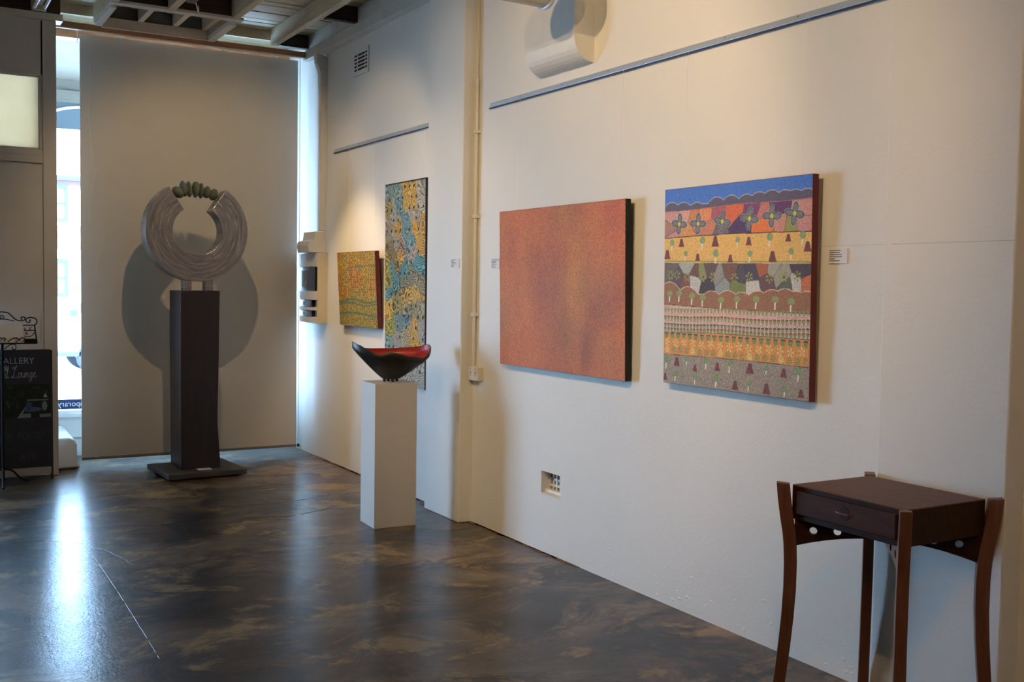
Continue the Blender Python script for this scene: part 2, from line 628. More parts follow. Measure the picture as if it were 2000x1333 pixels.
# shopfront wall: low wall under the window, bulkhead above
YG = 9.9
mb = MB().box(1.0, 3.42, YG, YG + 0.16, -0.15, 0.355).box(1.0, 3.42, YG, YG + 0.16, 3.64, 3.95)
wall_far = struct(mb.build('wall_far', MAT['white']), 'white shopfront wall below and above the display window', 'wall')
MB().box(1.0, XW, YG - 0.012, YG, 0.16, 0.172).build('moulding', MAT['white'], wall_far)
# bay side wall and partition
MB().box(0.96, 1.06, 9.08, YG + 0.1, -0.1, 3.9).build('wall_near_bay', MAT['white'], wall_far)

mb = MB()
px0, px1, pz0, pz1 = 0.62, 0.997, 2.545, 3.11
YP = 9.0
mb.box(0.40, 1.118, YP, YP + 0.08, 0.0, pz0).box(0.40, 1.118, YP, YP + 0.08, pz1, 3.75)
mb.box(0.40, px0, YP, YP + 0.08, pz0, pz1).box(px1, 1.118, YP, YP + 0.08, pz0, pz1)
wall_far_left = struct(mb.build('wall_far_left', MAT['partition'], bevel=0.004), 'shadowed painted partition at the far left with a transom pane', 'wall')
MB().box(1.022, 1.120, YP - 0.012, YP, 0.0, 3.535).build('post', MAT['partition'], wall_far_left, bevel=0.002)
MB().box(1.012, 1.020, YP - 0.004, YP, 3.12, 3.53).build('gap', MAT['hole'], wall_far_left)
MB().box(0.40, 1.02, YP - 0.028, YP, 2.44, 2.50).build('sill', MAT['partition'], wall_far_left, bevel=0.003)
MB().box(0.40, 1.02, YP - 0.012, YP, 2.50, 2.545).build('rail', MAT['partition'], wall_far_left, bevel=0.003)
MB().box(0.40, 1.165, YP - 0.05, YP + 0.10, 3.535, 3.585).build('top_plate', MAT['trimwhite'], wall_far_left)
MB().box(0.40, 1.15, YP - 0.03, YP + 0.10, 3.585, 3.72).build('dark_gap_infill', MAT['darkwood'], wall_far_left)  # dark strip standing in for the shaded gap under the ceiling
MB().box(0.55, 1.005, YP - 0.008, YP, 1.252, 1.262).build('panel_bead', MAT['partition'], wall_far_left)
MB().box(1.000, 1.010, YP - 0.008, YP, 1.06, 1.225).build('panel_bead', MAT['partition'], wall_far_left)

win1 = struct(thing('window_1', 'cream frosted transom pane in the far left partition', 'window', (0.8, YP + 0.03, pz0)), 'cream frosted transom pane in the far left partition', 'window')
win1.location = (0, 0, 0)
MB().box(px0 + 0.012, px1 - 0.002, YP + 0.022, YP + 0.028, pz0 + 0.01, pz1 - 0.01).build('pane', MAT['frosted'], win1)
mb = MB()
mb.box(px0, px1, YP + 0.012, YP + 0.04, pz0, pz0 + 0.012).box(px0, px1, YP + 0.012, YP + 0.04, pz1 - 0.012, pz1).box(px0, px0 + 0.014, YP + 0.012, YP + 0.04, pz0 + 0.012, pz1 - 0.012).box(px1 - 0.004, px1, YP + 0.012, YP + 0.04, pz0 + 0.012, pz1 - 0.012)
mb.build('frame', MAT['partition'], win1)

# display window with lettering
win2 = struct(thing('window_2', 'tall shop display window behind the hanging panel', 'window'), 'tall shop display window behind the hanging panel', 'window')
MB().box(1.06, XW, YG + 0.055, YG + 0.061, 0.395, 3.64).build('pane', MAT['glass'], win2)
mb = MB()
mb.box(1.06, XW, YG + 0.03, YG + 0.09, 0.355, 0.395).box(1.06, XW, YG + 0.03, YG + 0.09, 3.61, 3.64)
mb.box(1.06, 1.09, YG + 0.03, YG + 0.09, 0.395, 3.61).box(XW - 0.03, XW, YG + 0.03, YG + 0.09, 0.395, 3.61)
mb.build('frame', MAT['white'], win2)
MB().box(1.0, XW, YG - 0.03, YG + 0.03, 0.345, 0.365).build('sill', MAT['white'], win2)
MB().box(1.09, XW - 0.03, YG + 0.050, YG + 0.0535, 0.405, 0.492).build('lettering_band', MAT['navy'], win2)
t_ = text_mesh('lettering', 'contemporary.', 0.068, MAT['lettering'], win2, (1.218, YG + 0.049, 0.452), (R(90), 0, 0), 0.0004, 0, 'RIGHT')
t_.scale = (-1, 1, 1)

# unseen walls that close the room
struct(MB().box(XL - 0.15, 3.42, YB - 0.15, YB, 0, 3.95).build('wall_back', MAT['wall']), 'white wall behind the viewer', 'wall')
struct(MB().box(XL - 0.15, XL, YB, 9.2, 0, 3.95).build('wall_left', MAT['wall']), 'white wall on the left out of view', 'wall')
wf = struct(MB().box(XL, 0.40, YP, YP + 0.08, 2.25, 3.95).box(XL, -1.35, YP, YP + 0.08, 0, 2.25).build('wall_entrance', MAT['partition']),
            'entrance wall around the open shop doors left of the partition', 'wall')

# ------------------------------------------------------------------ ceiling
ceiling = struct(MB().box(XL, 3.42, YB, 6.0, ZC + 0.02, 3.95).box(XL, 3.42, 6.0, 10.06, ZC + 0.045, 3.95).build('ceiling', MAT['plank']),
                 'old cream boarded ceiling with exposed joists', 'ceiling')
MB().box(0.0, XW - 0.01, 6.0, 10.0, ZC + 0.027, ZC + 0.040).build('gap_backing', MAT['darkwood'], ceiling)  # dark sheet added behind the planks to put shade into their gaps
y = 6.02
bw = 0.118
k = 0
plank_cache = {}


def plank(x0, x1, y0, wd, tilt):
    o = MB().box(x0, x1, y0, y0 + wd - 0.010, ZC, ZC + 0.02).build('plank', MAT['plank'], ceiling, bevel=0.002)
    o.location = (0, 0, tilt)
    return o


while y < 9.85:
    wd = bw * random.uniform(0.94, 1.05)
    tl = random.uniform(-0.003, 0.003)
    if y + wd > 8.42 and y < 9.12:
        plank(XL + 0.02, 1.45, y, wd, tl)
        plank(2.345, XW - 0.02, y, wd, tl)
    elif y < 6.9 or y > 9.2:
        plank(0.3, XW - 0.02, y, wd, tl)
    else:
        plank(XL + 0.02, XW - 0.02, y, wd, tl)
    y += wd
for x, ya, yb in ((0.46, 6, 8.95), (0.97, 6, 9.13), (1.445, 5, 9.13), (1.86, 5, 8.38), (2.345, 5, 9.13), (2.89, 5, 9.13)):
    MB().box(x - 0.03, x + 0.03, ya, yb, 3.60, ZC).build('joist', MAT['joist'] if x != 2.345 else MAT['joist'], ceiling, bevel=0.006)
# sister boards on the joists
for x, ya, yb in ((2.925, 5, 9.1), (1.49, 5, 8.38), (2.385, 5, 8.38)):
    MB().box(x, x + 0.035, ya, yb, 3.64, ZC).build('sister_joist', MAT['joist'], ceiling, bevel=0.004)
# framed opening
MB().box(1.475, 2.315, 8.38, 8.43, 3.615, 3.75).build('trimmer', MAT['darkwood'], ceiling)
MB().box(1.42, 2.41, 8.37, 8.46, 3.595, 3.615).build('trimmer_lining', MAT['trimwhite'], ceiling)
MB().box(1.475, 2.315, 9.09, 9.125, 3.565, 3.645).build('header', MAT['fresh'], ceiling)
for x in (1.77, 2.045, 2.285):
    MB().box(x - 0.022, x + 0.022, 8.43, 9.09, 3.645, 3.74).build('short_joist', MAT['fresh'], ceiling)
MB().box(2.315, 2.375, 8.46, 9.13, 3.565, 3.602).build('packing', MAT['white'], ceiling)
MB().box(1.43, 1.475, 8.46, 9.13, 3.575, 3.605).build('packing', MAT['white'], ceiling)
MB().box(1.475, 2.315, 8.43, 9.14, 3.745, 3.76).build('recess_lid', MAT['greyboard'], ceiling)
MB().box(1.475, 2.315, 9.125, 9.14, 3.645, 3.745).build('recess_back', MAT['greyboard'], ceiling)
for x in (1.60, 1.88, 2.15):
    MB().box(x, x + 0.07, 8.95, 8.97, 3.71, 3.735).build('cleat', MAT['black'], ceiling)
for y in (8.02, 9.17):
    MB().box(2.96, XW, y, y + 0.06, 3.62, ZC).build('noggin', MAT['darkwood'], ceiling)

trim1 = struct(MB().box(3.185, XW, YB, 9.22, 3.515, 3.60).box(3.22, XW, YB, 9.22, 3.60, ZC).build('trim_1', MAT['trimwhite'], bevel=0.004),
               'white timber wall plate running under the ceiling joists', 'trim')
trim2 = struct(MB().box(1.12, 3.185, 9.14, 9.185, 3.538, 3.582).build('trim_2', MAT['brownwood'], bevel=0.003),
               'orange brown timber beam across the top of the hanging panel', 'beam')
MB().box(1.12, 3.185, 9.19, 9.21, 3.655, ZC).build('light_stop_board', MAT['joist'], trim2)  # added board, keeps light from the bay off the ceiling planks
MB().box(1.12, 3.185, 9.146, 9.182, 3.531, 3.538).build('lighter_edge', MAT['fresh'], trim2)
struct(MB().box(1.06, XW, YG - 0.09, YG, 3.60, 3.70).build('trim_3', MAT['brownwood']),
       'orange timber batten above the window seen left of the panel', 'trim')

# ------------------------------------------------------------------ suspended panel
panel = thing('display_panel', 'tall pale grey canvas panel hanging behind the steel ring sculpture', 'panel', (2.238, 9.25, 0.06))
MB().box(-0.91, 0.91, -0.006, 0.006, 0.02, 3.462).build('sheet', MAT['panel'], panel)
MB().box(-0.91, 0.91, -0.010, 0.010, 0.0, 0.022).build('bottom_rail', MAT['greyboard'], panel)
for x in (-0.93, 0.925):
    MB().tube([(x, -0.02, 0.02 if x > 0 else 3.38), (x, -0.02, 3.50)], 0.0025, 6).build('cord', MAT['cord'], panel)
MB().lathe([(0.001, -0.02), (0.012, -0.018), (0.014, 0.0), (0.004, 0.012)], 10).build('cord_weight', MAT['black'], panel).location = (0.925, -0.02, 0.02)
for x in (-0.60, 0.25, 0.7):
    MB().box(x - 0.03, x + 0.03, -0.008, 0.008, 3.462, 3.476).build('hanger', MAT['white'], panel)
# faint crease lines in the canvas
for pts in ([(-0.83, 3.3), (-0.845, 2.9), (-0.81, 2.5)], [(-0.79, 2.45), (-0.83, 2.2), (-0.84, 2.0)], [(-0.72, 1.95), (-0.77, 1.75), (-0.80, 1.6)]):
    MB().tube(spline([(x, -0.006, z - 0.06) for x, z in pts], 6), 0.0016, 5).build('crease', MAT['white'], panel)

# ------------------------------------------------------------------ sculpture
scu = thing('ring_sculpture', 'broken brushed steel ring bridged by green pebbles on a tall dark red post', 'sculpture', (2.105, 8.62, 0.0), (0, 0, R(1.0)))
bp = MB().box(-0.31, 0.31, -0.30, 0.30, 0.012, 0.052).build('base_plate', MAT['base'], scu, bevel=0.004)
bp.rotation_euler = (0, 0, R(3.0))
MB().box(-0.27, 0.27, -0.26, 0.26, 0.0, 0.012).build('shadow_gap_foot', MAT['hole'], scu)  # inset slab in void black, colours in the shadow gap under the plate
rings = []
for z, wl, wr in ((0.052, -0.152, 0.156), (0.12, -0.152, 0.154), (0.25, -0.153, 0.145), (0.40, -0.154, 0.134), (0.60, -0.156, 0.136), (0.9, -0.158, 0.142), (1.2, -0.16, 0.146), (1.47, -0.16, 0.15)):
    rings.append([(wl, -0.13, z), (wr, -0.13, z), (wr, 0.22, z), (wl, 0.22, z)])
MB().loft(rings).build('column', MAT['jarrah'], scu, bevel=0.004)
for x in (-0.085, 0.085):
    MB().box(x - 0.032, x + 0.032, -0.055, 0.035, 1.47, 1.575).build('post', MAT['steel'], scu, bevel=0.004)
ro, ri, dep = 0.402, 0.193, 0.165
a0, a1 = R(90 + 33.5), R(90 - 34.0 + 360)
n = 96
mb = MB()
sec = []
for i in range(n + 1):
    a = a0 + (a1 - a0) * i / n
    c_, s_ = math.cos(a), math.sin(a)
    sec.append([(ri * c_, -dep / 2, ri * s_), (ro * c_, -dep / 2, ro * s_), (ro * c_, dep / 2, ro * s_), (ri * c_, dep / 2, ri * s_)])
mb.loft(sec)
ring = mb.build('ring', MAT['steel'], scu, bevel=0.004)
ring.location = (-0.015, -0.01, 1.945)
# grinding marks on the front face, their highlights put in as paler metal arcs
for r_, d0, d1 in ((.33, 148, 158), (.30, 150, 163), (.265, 152, 160), (.345, 172, 184), (.31, 28, 40), (.35, 36, 50), (.275, 22, 34), (.33, 8, 20), (.36, 328, 344), (.30, 330, 350), (.26, 300, 322), (.34, 285, 300), (.31, 240, 256), (.37, 205, 222), (.25, 190, 215)):
    pts = [(r_ * math.cos(R(a_)), -dep / 2 - 0.0002, r_ * math.sin(R(a_))) for a_ in np.linspace(d0, d1, 7)]
    MB().tube(pts, [0.0004, 0.0012, 0.0016, 0.0016, 0.0014, 0.001, 0.0004], 5).build('grind_highlight', MAT['alu'], ring)
# pebbles threaded between the ends: px-size from the photo in metres
PB = [(-0.134, 0.300, 0.040, 0.052, 38), (-0.090, 0.330, 0.027, 0.064, 12), (-0.048, 0.327, 0.021, 0.064, 5),
      (0.005, 0.328, 0.034, 0.066, -2), (0.046, 0.322, 0.020, 0.062, -4), (0.092, 0.312, 0.028, 0.050, -10), (0.146, 0.296, 0.034, 0.049, -20)]
for k, (x, z, rx, rz, ang) in enumerate(PB):
    bm = bmesh.new()
    bmesh.ops.create_icosphere(bm, subdivisions=3, radius=1.0)
    for v_ in bm.verts:
        d = 1 + 0.10 * noise.noise(v_.co * 1.1 + Vector((k * 3.1, 0, 0)))
        v_.co *= d
        if k == 3:
            v_.co.x *= 0.82 + 0.25 * v_.co.z
        v_.co = Vector((v_.co.x * rx, v_.co.y * 0.055, v_.co.z * rz))
    me = bpy.data.meshes.new('pebble')
    bm.to_mesh(me)
    bm.free()
    o = link('pebble', me, MAT['stone'], scu, smooth=True)
    o.location = (x - 0.015, -0.01, 1.945 + z)
    o.rotation_euler = (0, R(-ang) * -1 if False else R(-ang), 0)
MB().tube(spline([(-0.2 + 0.4 * i / 6 - 0.015, -0.01, 1.945 + 0.27 + 0.05 * math.sin(PI * i / 6)) for i in range(7)], 4), 0.004, 6).build('rod', MAT['steel'], scu)
cd = MB().box(-0.055, 0.055, -0.04, 0.04, 0.0, 0.004).build('caption_card', MAT['card'])
cd.location = (2.125, 8.455, 0.0523)
cd.rotation_euler = (0, 0, R(2))
tag(cd, 'white caption card lying on the dark base plate of the ring sculpture', 'label card')

# ------------------------------------------------------------------ plinth and bowl
pl = MB().box(-0.142, 0.142, -0.128, 0.128, 0.0, 0.92).build('plinth', MAT['plinth'], bevel=0.002)
pl.location = (2.757, 6.278, 0)
pl.rotation_euler = (0, 0, R(-2.5))
tag(pl, 'plain pale grey display plinth standing under the black and red bowl', 'plinth')

bowl = thing('bowl', 'black boat shaped bowl with wavy rim and red lining on the grey plinth', 'bowl', (2.765, 6.275, 0.92), (0, 0, R(-23.5)))
CT = [(0, .228), (20, .236), (60, .212), (90, .203), (120, .203), (145, .208), (163, .238), (172, .252), (186, .256), (200, .250), (216, .238), (233, .215), (245, .190), (255, .179), (270, .196), (300, .170), (323, .158), (340, .188), (352, .222), (360, .228)]


def rimz(a):
    a = math.degrees(a) % 360
    for (p, q), (r_, s_) in zip(CT, CT[1:]):
        if p <= a <= r_:
            f = (a - p) / (r_ - p)
            f = f * f * (3 - 2 * f)
            return q + (s_ - q) * f


def bowl_rings(off, n=72, m=14):
    out = []
    for j in range(m + 1):
        s = j / m
        rg = []
        for i in range(n):
            a = 2 * PI * i / n
            ru = 0.258 if math.cos(a) > 0 else 0.247
            cu, su = math.cos(a), math.sin(a)
            rx, ry = ru, 0.165
            zr = rimz(a)
            rad = (0.055 + off * 0.2) + s ** 0.9 * (1 - 0.055)
            k = 0.20 + 0.80 * min(1.0, s / 0.84) ** 0.97 + 0.012 * max(0, s - 0.84)
            z = 0.018 + off + (zr - 0.018 - off) * (s ** 1.10)
            rg.append(((rx - off * (1 - 0.6 * s)) * k * cu, (ry - off * (1 - 0.6 * s)) * k * su, z))
        out.append(rg)
    return out


o_r = bowl_rings(0.0)
i_r = bowl_rings(0.009)
rimmid = [[((a[0] + b[0]) / 2, (a[1] + b[1]) / 2, max(a[2], b[2]) + 0.003) for a, b in zip(o_r[-1], i_r[-1])]]
mb = MB()
mb.loft(o_r + rimmid + [[(p[0], p[1], p[2]) for p in i_r[-1]]], cap=False)
mb.b.verts.ensure_lookup_table()
mb.b.faces.new([mb.b.verts[i] for i in range(71, -1, -1)])
mb.build('shell', MAT['bowlblack'], bowl, smooth=True)
mb = MB()
mb.loft(i_r, cap=False)
mb.b.verts.ensure_lookup_table()
mb.b.faces.new([mb.b.verts[i] for i in range(72)])
mb.build('lining', MAT['bowlred'], bowl, smooth=True)
for a in (20, 110, 200, 290):
    MB().lathe([(0.006, 0.0), (0.009, 0.004), (0.012, 0.026)], 10, 'z', (0.042 * math.cos(R(a)), 0.026 * math.sin(R(a)), 0.0)).build('foot', MAT['bowlblack'], bowl, smooth=True)


# ------------------------------------------------------------------ paintings
def vnoise(u, v, seed, octv=1):
    """smooth value noise on arrays"""
    rs = np.random.RandomState(seed)
    tot = np.zeros_like(u)
    amp = 1.0
    s = 0.0
    for o_ in range(octv):
        g = rs.rand(256, 256)
        uu, vv = u * (2 ** o_), v * (2 ** o_)
        i, j = np.floor(uu).astype(int), np.floor(vv).astype(int)
        fu, fv = uu - i, vv - j
        fu, fv = fu * fu * (3 - 2 * fu), fv * fv * (3 - 2 * fv)
        a = g[i % 256, j % 256] * (1 - fu) + g[(i + 1) % 256, j % 256] * fu
        b = g[i % 256, (j + 1) % 256] * (1 - fu) + g[(i + 1) % 256, (j + 1) % 256] * fu
        tot += amp * (a * (1 - fv) + b * fv)
        s += amp
        amp *= 0.5
    return tot / s


def painted_grid(name, wd, ht, nu, nv, colfn, mat, parent, x):
    u, v = np.meshgrid((np.arange(nu + 1)) / nu, (np.arange(nv + 1)) / nv)
    co = np.zeros(((nu + 1) * (nv + 1), 3))
    co[:, 0] = x
    co[:, 1] = (0.5 - u.ravel()) * wd          # left edge of the picture lies at +y
    co[:, 2] = (1 - v.ravel()) * ht
    i = np.arange(nu * nv)
    r_, c_ = i // nu, i % nu
    a = r_ * (nu + 1) + c_
    faces = np.stack([a, a + nu + 1, a + nu + 2, a + 1], 1)
    me = bpy.data.meshes.new(name)
    me.vertices.add(len(co))
    me.vertices.foreach_set('co', co.ravel())
    me.loops.add(faces.size)
    me.loops.foreach_set('vertex_index', faces.ravel())
    me.polygons.add(len(faces))
    me.polygons.foreach_set('loop_start', np.arange(0, faces.size, 4))
    me.update(calc_edges=True)
    col = np.ones(((nu + 1) * (nv + 1), 4))
    col[:, :3] = lin(np.clip(colfn(u, v), 0, 255).reshape(-1, 3) / 255.0)
    at = me.color_attributes.new('paint', 'FLOAT_COLOR', 'POINT')
    at.data.foreach_set('color', col.ravel())
    return link(name, me, mat, parent)


def painting(name, label, y0, y1, z0, z1, depth, tilt, edge, colfn, mat, nu, nv, cords, railz):
    wd, ht = y0 - y1, z1 - z0
    t = thing(name, label, 'painting', (XW - 0.012, (y0 + y1) / 2, z0), (0, R(-tilt), 0), group='paintings hung on the right wall')
    MB().box(-depth, 0, -wd / 2, wd / 2, 0, ht).build('canvas', edge, t, bevel=0.003)
    painted_grid('painted_face', wd - 0.004, ht - 0.004, nu, nv, colfn, mat, t, -depth - 0.0008).location = (0, 0, 0.002)
    for cy in cords:
        yy = cy - (y0 + y1) / 2
        xo = ht * math.sin(R(tilt))
        zt = railz - z0
        MB().tube([(-0.004, yy, ht - 0.03), (xo + 0.006, yy, zt)], 0.0007, 5).build('hanging_cord', MAT['cord'], t)
    return t


def wavy(u, v0, amp, fr, ph=0.0):
    return v0 + amp * np.sin(u * fr + ph)


def paint_orange(u, v):
    n1 = vnoise(u * 2.6 + 3, v * 1.6 + 1, 11, 4)
    n2 = vnoise(u * 3.6 + 9, v * 2.0 + 4, 12, 4)
    n3 = vnoise(u * 5 + 2, v * 4 + 7, 13, 4)
    base = np.array([200, 113, 64.])
    c = np.ones(u.shape + (3,)) * base
    def bl(c, col, m):
        return c * (1 - m[..., None]) + np.array(col, float) * m[..., None]
    c = bl(c, (188, 94, 68), np.clip((n1 - 0.45) * 4, 0, 1) * 0.8)
    c = bl(c, (140, 103, 66), np.clip((n2 - 0.54) * 4, 0, 1) * 0.45)
    c = bl(c, (140, 106, 66), np.clip(0.5 - u * 3.2 + (n3 - 0.5), 0, 1) * np.clip(1.2 - abs(v - 0.45) * 2.2, 0, 1))
    c = bl(c, (214, 122, 60), np.clip((n3 - 0.5) * 4, 0, 1) * np.clip(0.1 + u, 0, 1) * 0.75)
    c = bl(c, (132, 80, 84), np.exp(-((u - 0.44 + 0.12 * (n1 - 0.5)) / 0.10) ** 2 - ((v - 0.46) / 0.34) ** 2) * 0.20 * np.clip(n3 * 2, 0, 1.2))
    c = bl(c, (205, 138, 62), np.exp(-((u - 0.62) / 0.12) ** 2 - ((v - 0.42) / 0.3) ** 2) * 0.6 * np.clip(n2 * 1.8, 0, 1.2))
    c = bl(c, (128, 104, 68), np.exp(-((u - 0.56) / 0.13) ** 2 - ((v - 0.76) / 0.14) ** 2) * 0.40 * np.clip(n3 * 1.8, 0, 1.2))
    c = bl(c, (120, 66, 56), np.exp(-((u - 0.72) / 0.06) ** 2 - ((v - 0.88) / 0.14) ** 2) * 0.45)
    c = bl(c, (205, 104, 66), np.clip((u - 0.72) * 4, 0, 1) * np.clip((0.4 - v) * 3, 0, 1) * 0.8)
    n4 = vnoise(u * 9 + 5, v * 3.2 + 2, 14, 4)
    c = bl(c, (172, 90, 66), np.clip((n4 - 0.52) * 5, 0, 1) * 0.4)
    c = bl(c, (206, 128, 74), np.clip((0.46 - n4) * 5, 0, 1) * 0.45)
    rs = np.random.RandomState(3)
    g = rs.rand(*u.shape)
    return c * (0.86 + 0.28 * g)[..., None]


RIDGE = [(0.054, .066), (.145, .071), (.247, .077), (.39, .06), (.491, .058), (.594, .06), (.676, .055), (.757, .052), (.84, .057), (.9, .059), (.969, .06)]
HUMP = [(.044, .476), (.183, .499), (.362, .518), (.476, .515), (.573, .522), (.679, .514), (.77, .507), (.848, .502), (.912, .513), (.976, .512)]
CROSS = [(.114, .18), (.257, .184), (.432, .181), (.616, .176), (.759, .17), (.898, .166)]
MOUND = [(.133, .277), (.388, .276), (.617, .282), (.863, .273), (.975, .316), (.018, .335), (.256, .352), (.493, .362), (.772, .356), (.108, .886), (.244, .91), (.406, .891), (.631, .881), (.849, .886), (.017, .971), (.538, .971), (.741, .969), (.951, .969)]
TREE = [(.06, .275), (.292, .269), (.541, .274), (.749, .267), (.949, .266), (.165, .332), (.389, .336), (.623, .342), (.882, .336), (.023, .881), (.183, .867), (.329, .866), (.497, .867), (.74, .87), (.938, .871), (.096, .949), (.248, .956), (.404, .948), (.627, .954), (.857, .956)]
BTREE = [(.045, .535), (.119, .533), (.218, .544), (.297, .551), (.43, .561), (.54, .555), (.668, .553), (.79, .552), (.886, .56)]
P1 = [(.034, .205, 150, 110, 96), (.145, .135, 186, 138, 128), (.227, .148, 180, 118, 74), (.346, .207, 176, 112, 84), (.404, .139, 150, 78, 90), (.497, .134, 188, 92, 60), (.571, .206, 66, 44, 84), (.642, .129, 104, 58, 98), (.712, .22, 204, 108, 48), (.813, .207, 176, 122, 112), (.802, .125, 88, 46, 92), (.868, .218, 136, 130, 66), (.953, .133, 176, 126, 120), (.385, .23, 100, 88, 96), (.954, .213, 174, 122, 118), (.062, .141, 176, 132, 128), (.15, .21, 188, 132, 78), (.3, .14, 196, 124, 84), (.7, .14, 170, 104, 100), (.05, .235, 178, 128, 124)]
P2 = [(.051, .428, 96, 84, 78), (.189, .401, 150, 152, 146), (.237, .473, 170, 170, 166), (.243, .428, 96, 66, 52), (.29, .428, 122, 122, 70), (.348, .419, 88, 66, 64), (.336, .49, 58, 48, 54), (.412, .455, 128, 126, 120), (.438, .498, 126, 134, 132), (.5, .428, 104, 70, 56), (.555, .454, 70, 60, 68), (.549, .497, 104, 112, 58), (.644, .492, 176, 172, 168), (.644, .445, 64, 52, 66), (.713, .42, 148, 84, 48), (.736, .47, 92, 62, 66), (.825, .453, 138, 134, 118), (.77, .42, 142, 138, 128), (.954, .421, 66, 50, 58), (.912, .485, 170, 168, 162), (.976, .484, 176, 98, 56), (.858, .494, 80, 84, 70), (.11, .46, 84, 68, 74), (.17, .48, 112, 70, 52)]


def paint_landscape(u, v):
    A = 0.98   # height over width
    wob = (vnoise(u * 9, v * 9, 5, 2) - 0.5)
    c = np.zeros(u.shape + (3,))

    def put(m, col):
        c[m] = col

    def bumps(pts, hw, amp, base):
        top = np.full(u.shape, base)
        for x, y_ in pts:
            top = np.minimum(top, y_ + ((u - x) / hw) ** 2 * amp)
        return top

    def vor(P):
        best = np.full(u.shape, 9.0)
        sec = np.full(u.shape, 9.0)
        out = np.zeros(u.shape + (3,))
        wu, wv = u + wob * 0.03, v + wob * 0.03
        for x, y_, r_, g_, b_ in P:
            d = np.hypot(wu - x, (wv - y_) * 1.1)
            k = d < best
            sec = np.where(k, best, np.minimum(sec, d))
            best = np.where(k, d, best)
            out[k] = (r_, g_, b_)
        out[(sec - best) < 0.004] *= 0.75
        return out

    put(v >= 0, (60, 104, 186))
    ridge = bumps(RIDGE, 0.052, 0.020, 0.088)
    put(v > ridge, (82, 76, 98))
    put(abs(v - ridge) < 0.0022, (150, 150, 172))
    b1 = 0.112 - 0.010 * u + 0.003 * np.sin(u * 9)
    m = v > b1
    c[m] = vor(P1)[m]
    put(abs(v - b1) < 0.0018, (150, 96, 104))
    b2 = 0.249 - 0.006 * np.sin(u * PI)
    put(v > b2, (204, 160, 88))
    put(abs(v - b2) < 0.0022, (40, 36, 36))
    b3 = 0.375 + 0.014 * u
    m = v > b3
    c[m] = vor(P2)[m]
    put((v > b3 - 0.010) & (v < b3), (150, 138, 76))
    put(abs(v - b3) < 0.0015, (190, 176, 120))
    hump = bumps(HUMP, 0.055, 0.018, 0.535)
    put(v > hump, (134, 92, 62))
    put(abs(v - hump) < 0.002, (190, 172, 150))
    b4 = 0.592 + 0.018 * np.sin(u * 1.7)
    put(v > b4, (186, 152, 138))
    put(abs(v - b4) < 0.0016, (70, 52, 44))
    b5 = 0.738 - 0.012 * np.sin(np.clip(u * 2, 0, 1) * PI / 2)
    put(v > b5, (194, 130, 62))
    put(abs(v - b5) < 0.0016, (110, 70, 60))
    b6 = 0.853 - 0.007 * np.sin(u * 2.6)
    put(v > b6, (134, 122, 108))
    put(abs(v - b6) < 0.0016, (70, 56, 50))
    # green and dark dashed rows in the pink band
    for y_, n_, cc, tp in ((.617, 40, (118, 130, 80), None), (.661, 40, (118, 130, 80), (110, 60, 50)), (.70, 40, (120, 132, 80), (40, 44, 92)), (.722, 40, (110, 128, 76), (130, 66, 56))):
        yy = y_ - 0.009 * u + 0.003 * np.sin(u * 11)
        t = (u * n_) % 1.0 - 0.5
        dv = v - yy
        put((abs(t) < 0.34 - dv * 16) & (dv > -0.006) & (dv < 0.018), cc)
        if tp:
            put((abs(t) < 0.36) & (dv > -0.011) & (dv < -0.005), tp)
    # orange band: green cups, pale swirls, little plants
    t = (u * 22) % 1.0 - 0.5
    dv = v - (0.752 - 0.006 * u)
    put((abs(t) < 0.30 - dv * 8) & (dv > -0.008) & (dv < 0.016), (112, 124, 66))
    put((abs(t) < 0.30) & (dv > -0.013) & (dv < -0.007), (54, 50, 76))
    for k in range(15):
        cx, cy = 0.03 + k * 0.066, 0.787 + 0.005 * math.sin(k * 2.1)
        dx, dy = (u - cx), (v - cy) * A
        r_ = np.hypot(dx, dy)
        an = np.arctan2(dy, dx)
        put((r_ < 0.021) & (np.sin(an * 5 + r_ * 120 + k) > 0.45), (214, 190, 120))
    for k in range(20):
        cx, cy = 0.03 + k * 0.05, 0.828 - 0.002 * math.sin(k)
        dx, dy = (u - cx), (v - cy) * A
        r_ = np.hypot(dx, dy * 0.8)
        an = np.arctan2(dy, dx)
        put((r_ < 0.017) & (np.sin(an * 9) > -0.2) & (dy < 0.012), (104, 124, 68) if k % 4 else (206, 190, 118))
    # flower crosses with blue outline
    for k, (x, y_) in enumerate(CROSS):
        an = R(-8 + 5 * math.sin(k * 2))
        dx, dy = u - x, (v - y_) * A
        p = dx * math.cos(an) - dy * math.sin(an)
        q = dx * math.sin(an) + dy * math.cos(an)
        def el(px_, py_, rx, ry):
            return np.hypot((p - px_) / rx, (q - py_) / ry)
        d = np.minimum(np.minimum(el(-.030, 0, .029, .0165), el(.030, 0, .029, .0165)), np.minimum(el(0, -.026, .0165, .026), el(0, .026, .0165, .026)))
        put(d < 1.12, (150, 170, 172))
        put(d < 1.05, (62, 84, 104))
        put(d < 0.70, (116, 104, 100))
        put(np.hypot(p, q) < 0.0105, (170, 178, 74))
    for k, (x, y_) in enumerate(MOUND):
        s = 0.9 + 0.18 * math.sin(k * 1.7)
        dx, dy = (u - x) / s + 0.004 * math.sin(k), (v - y_) * A / s
        wdt = 0.011 + 0.014 * np.clip((dy + 0.024) / 0.046, 0, 1) ** 1.6
        put((abs(dx) < wdt) & (dy < 0.022) & (dy > -0.024 + np.clip(abs(dx) - 0.007, 0, 1) * 1.4), (98, 46, 44))
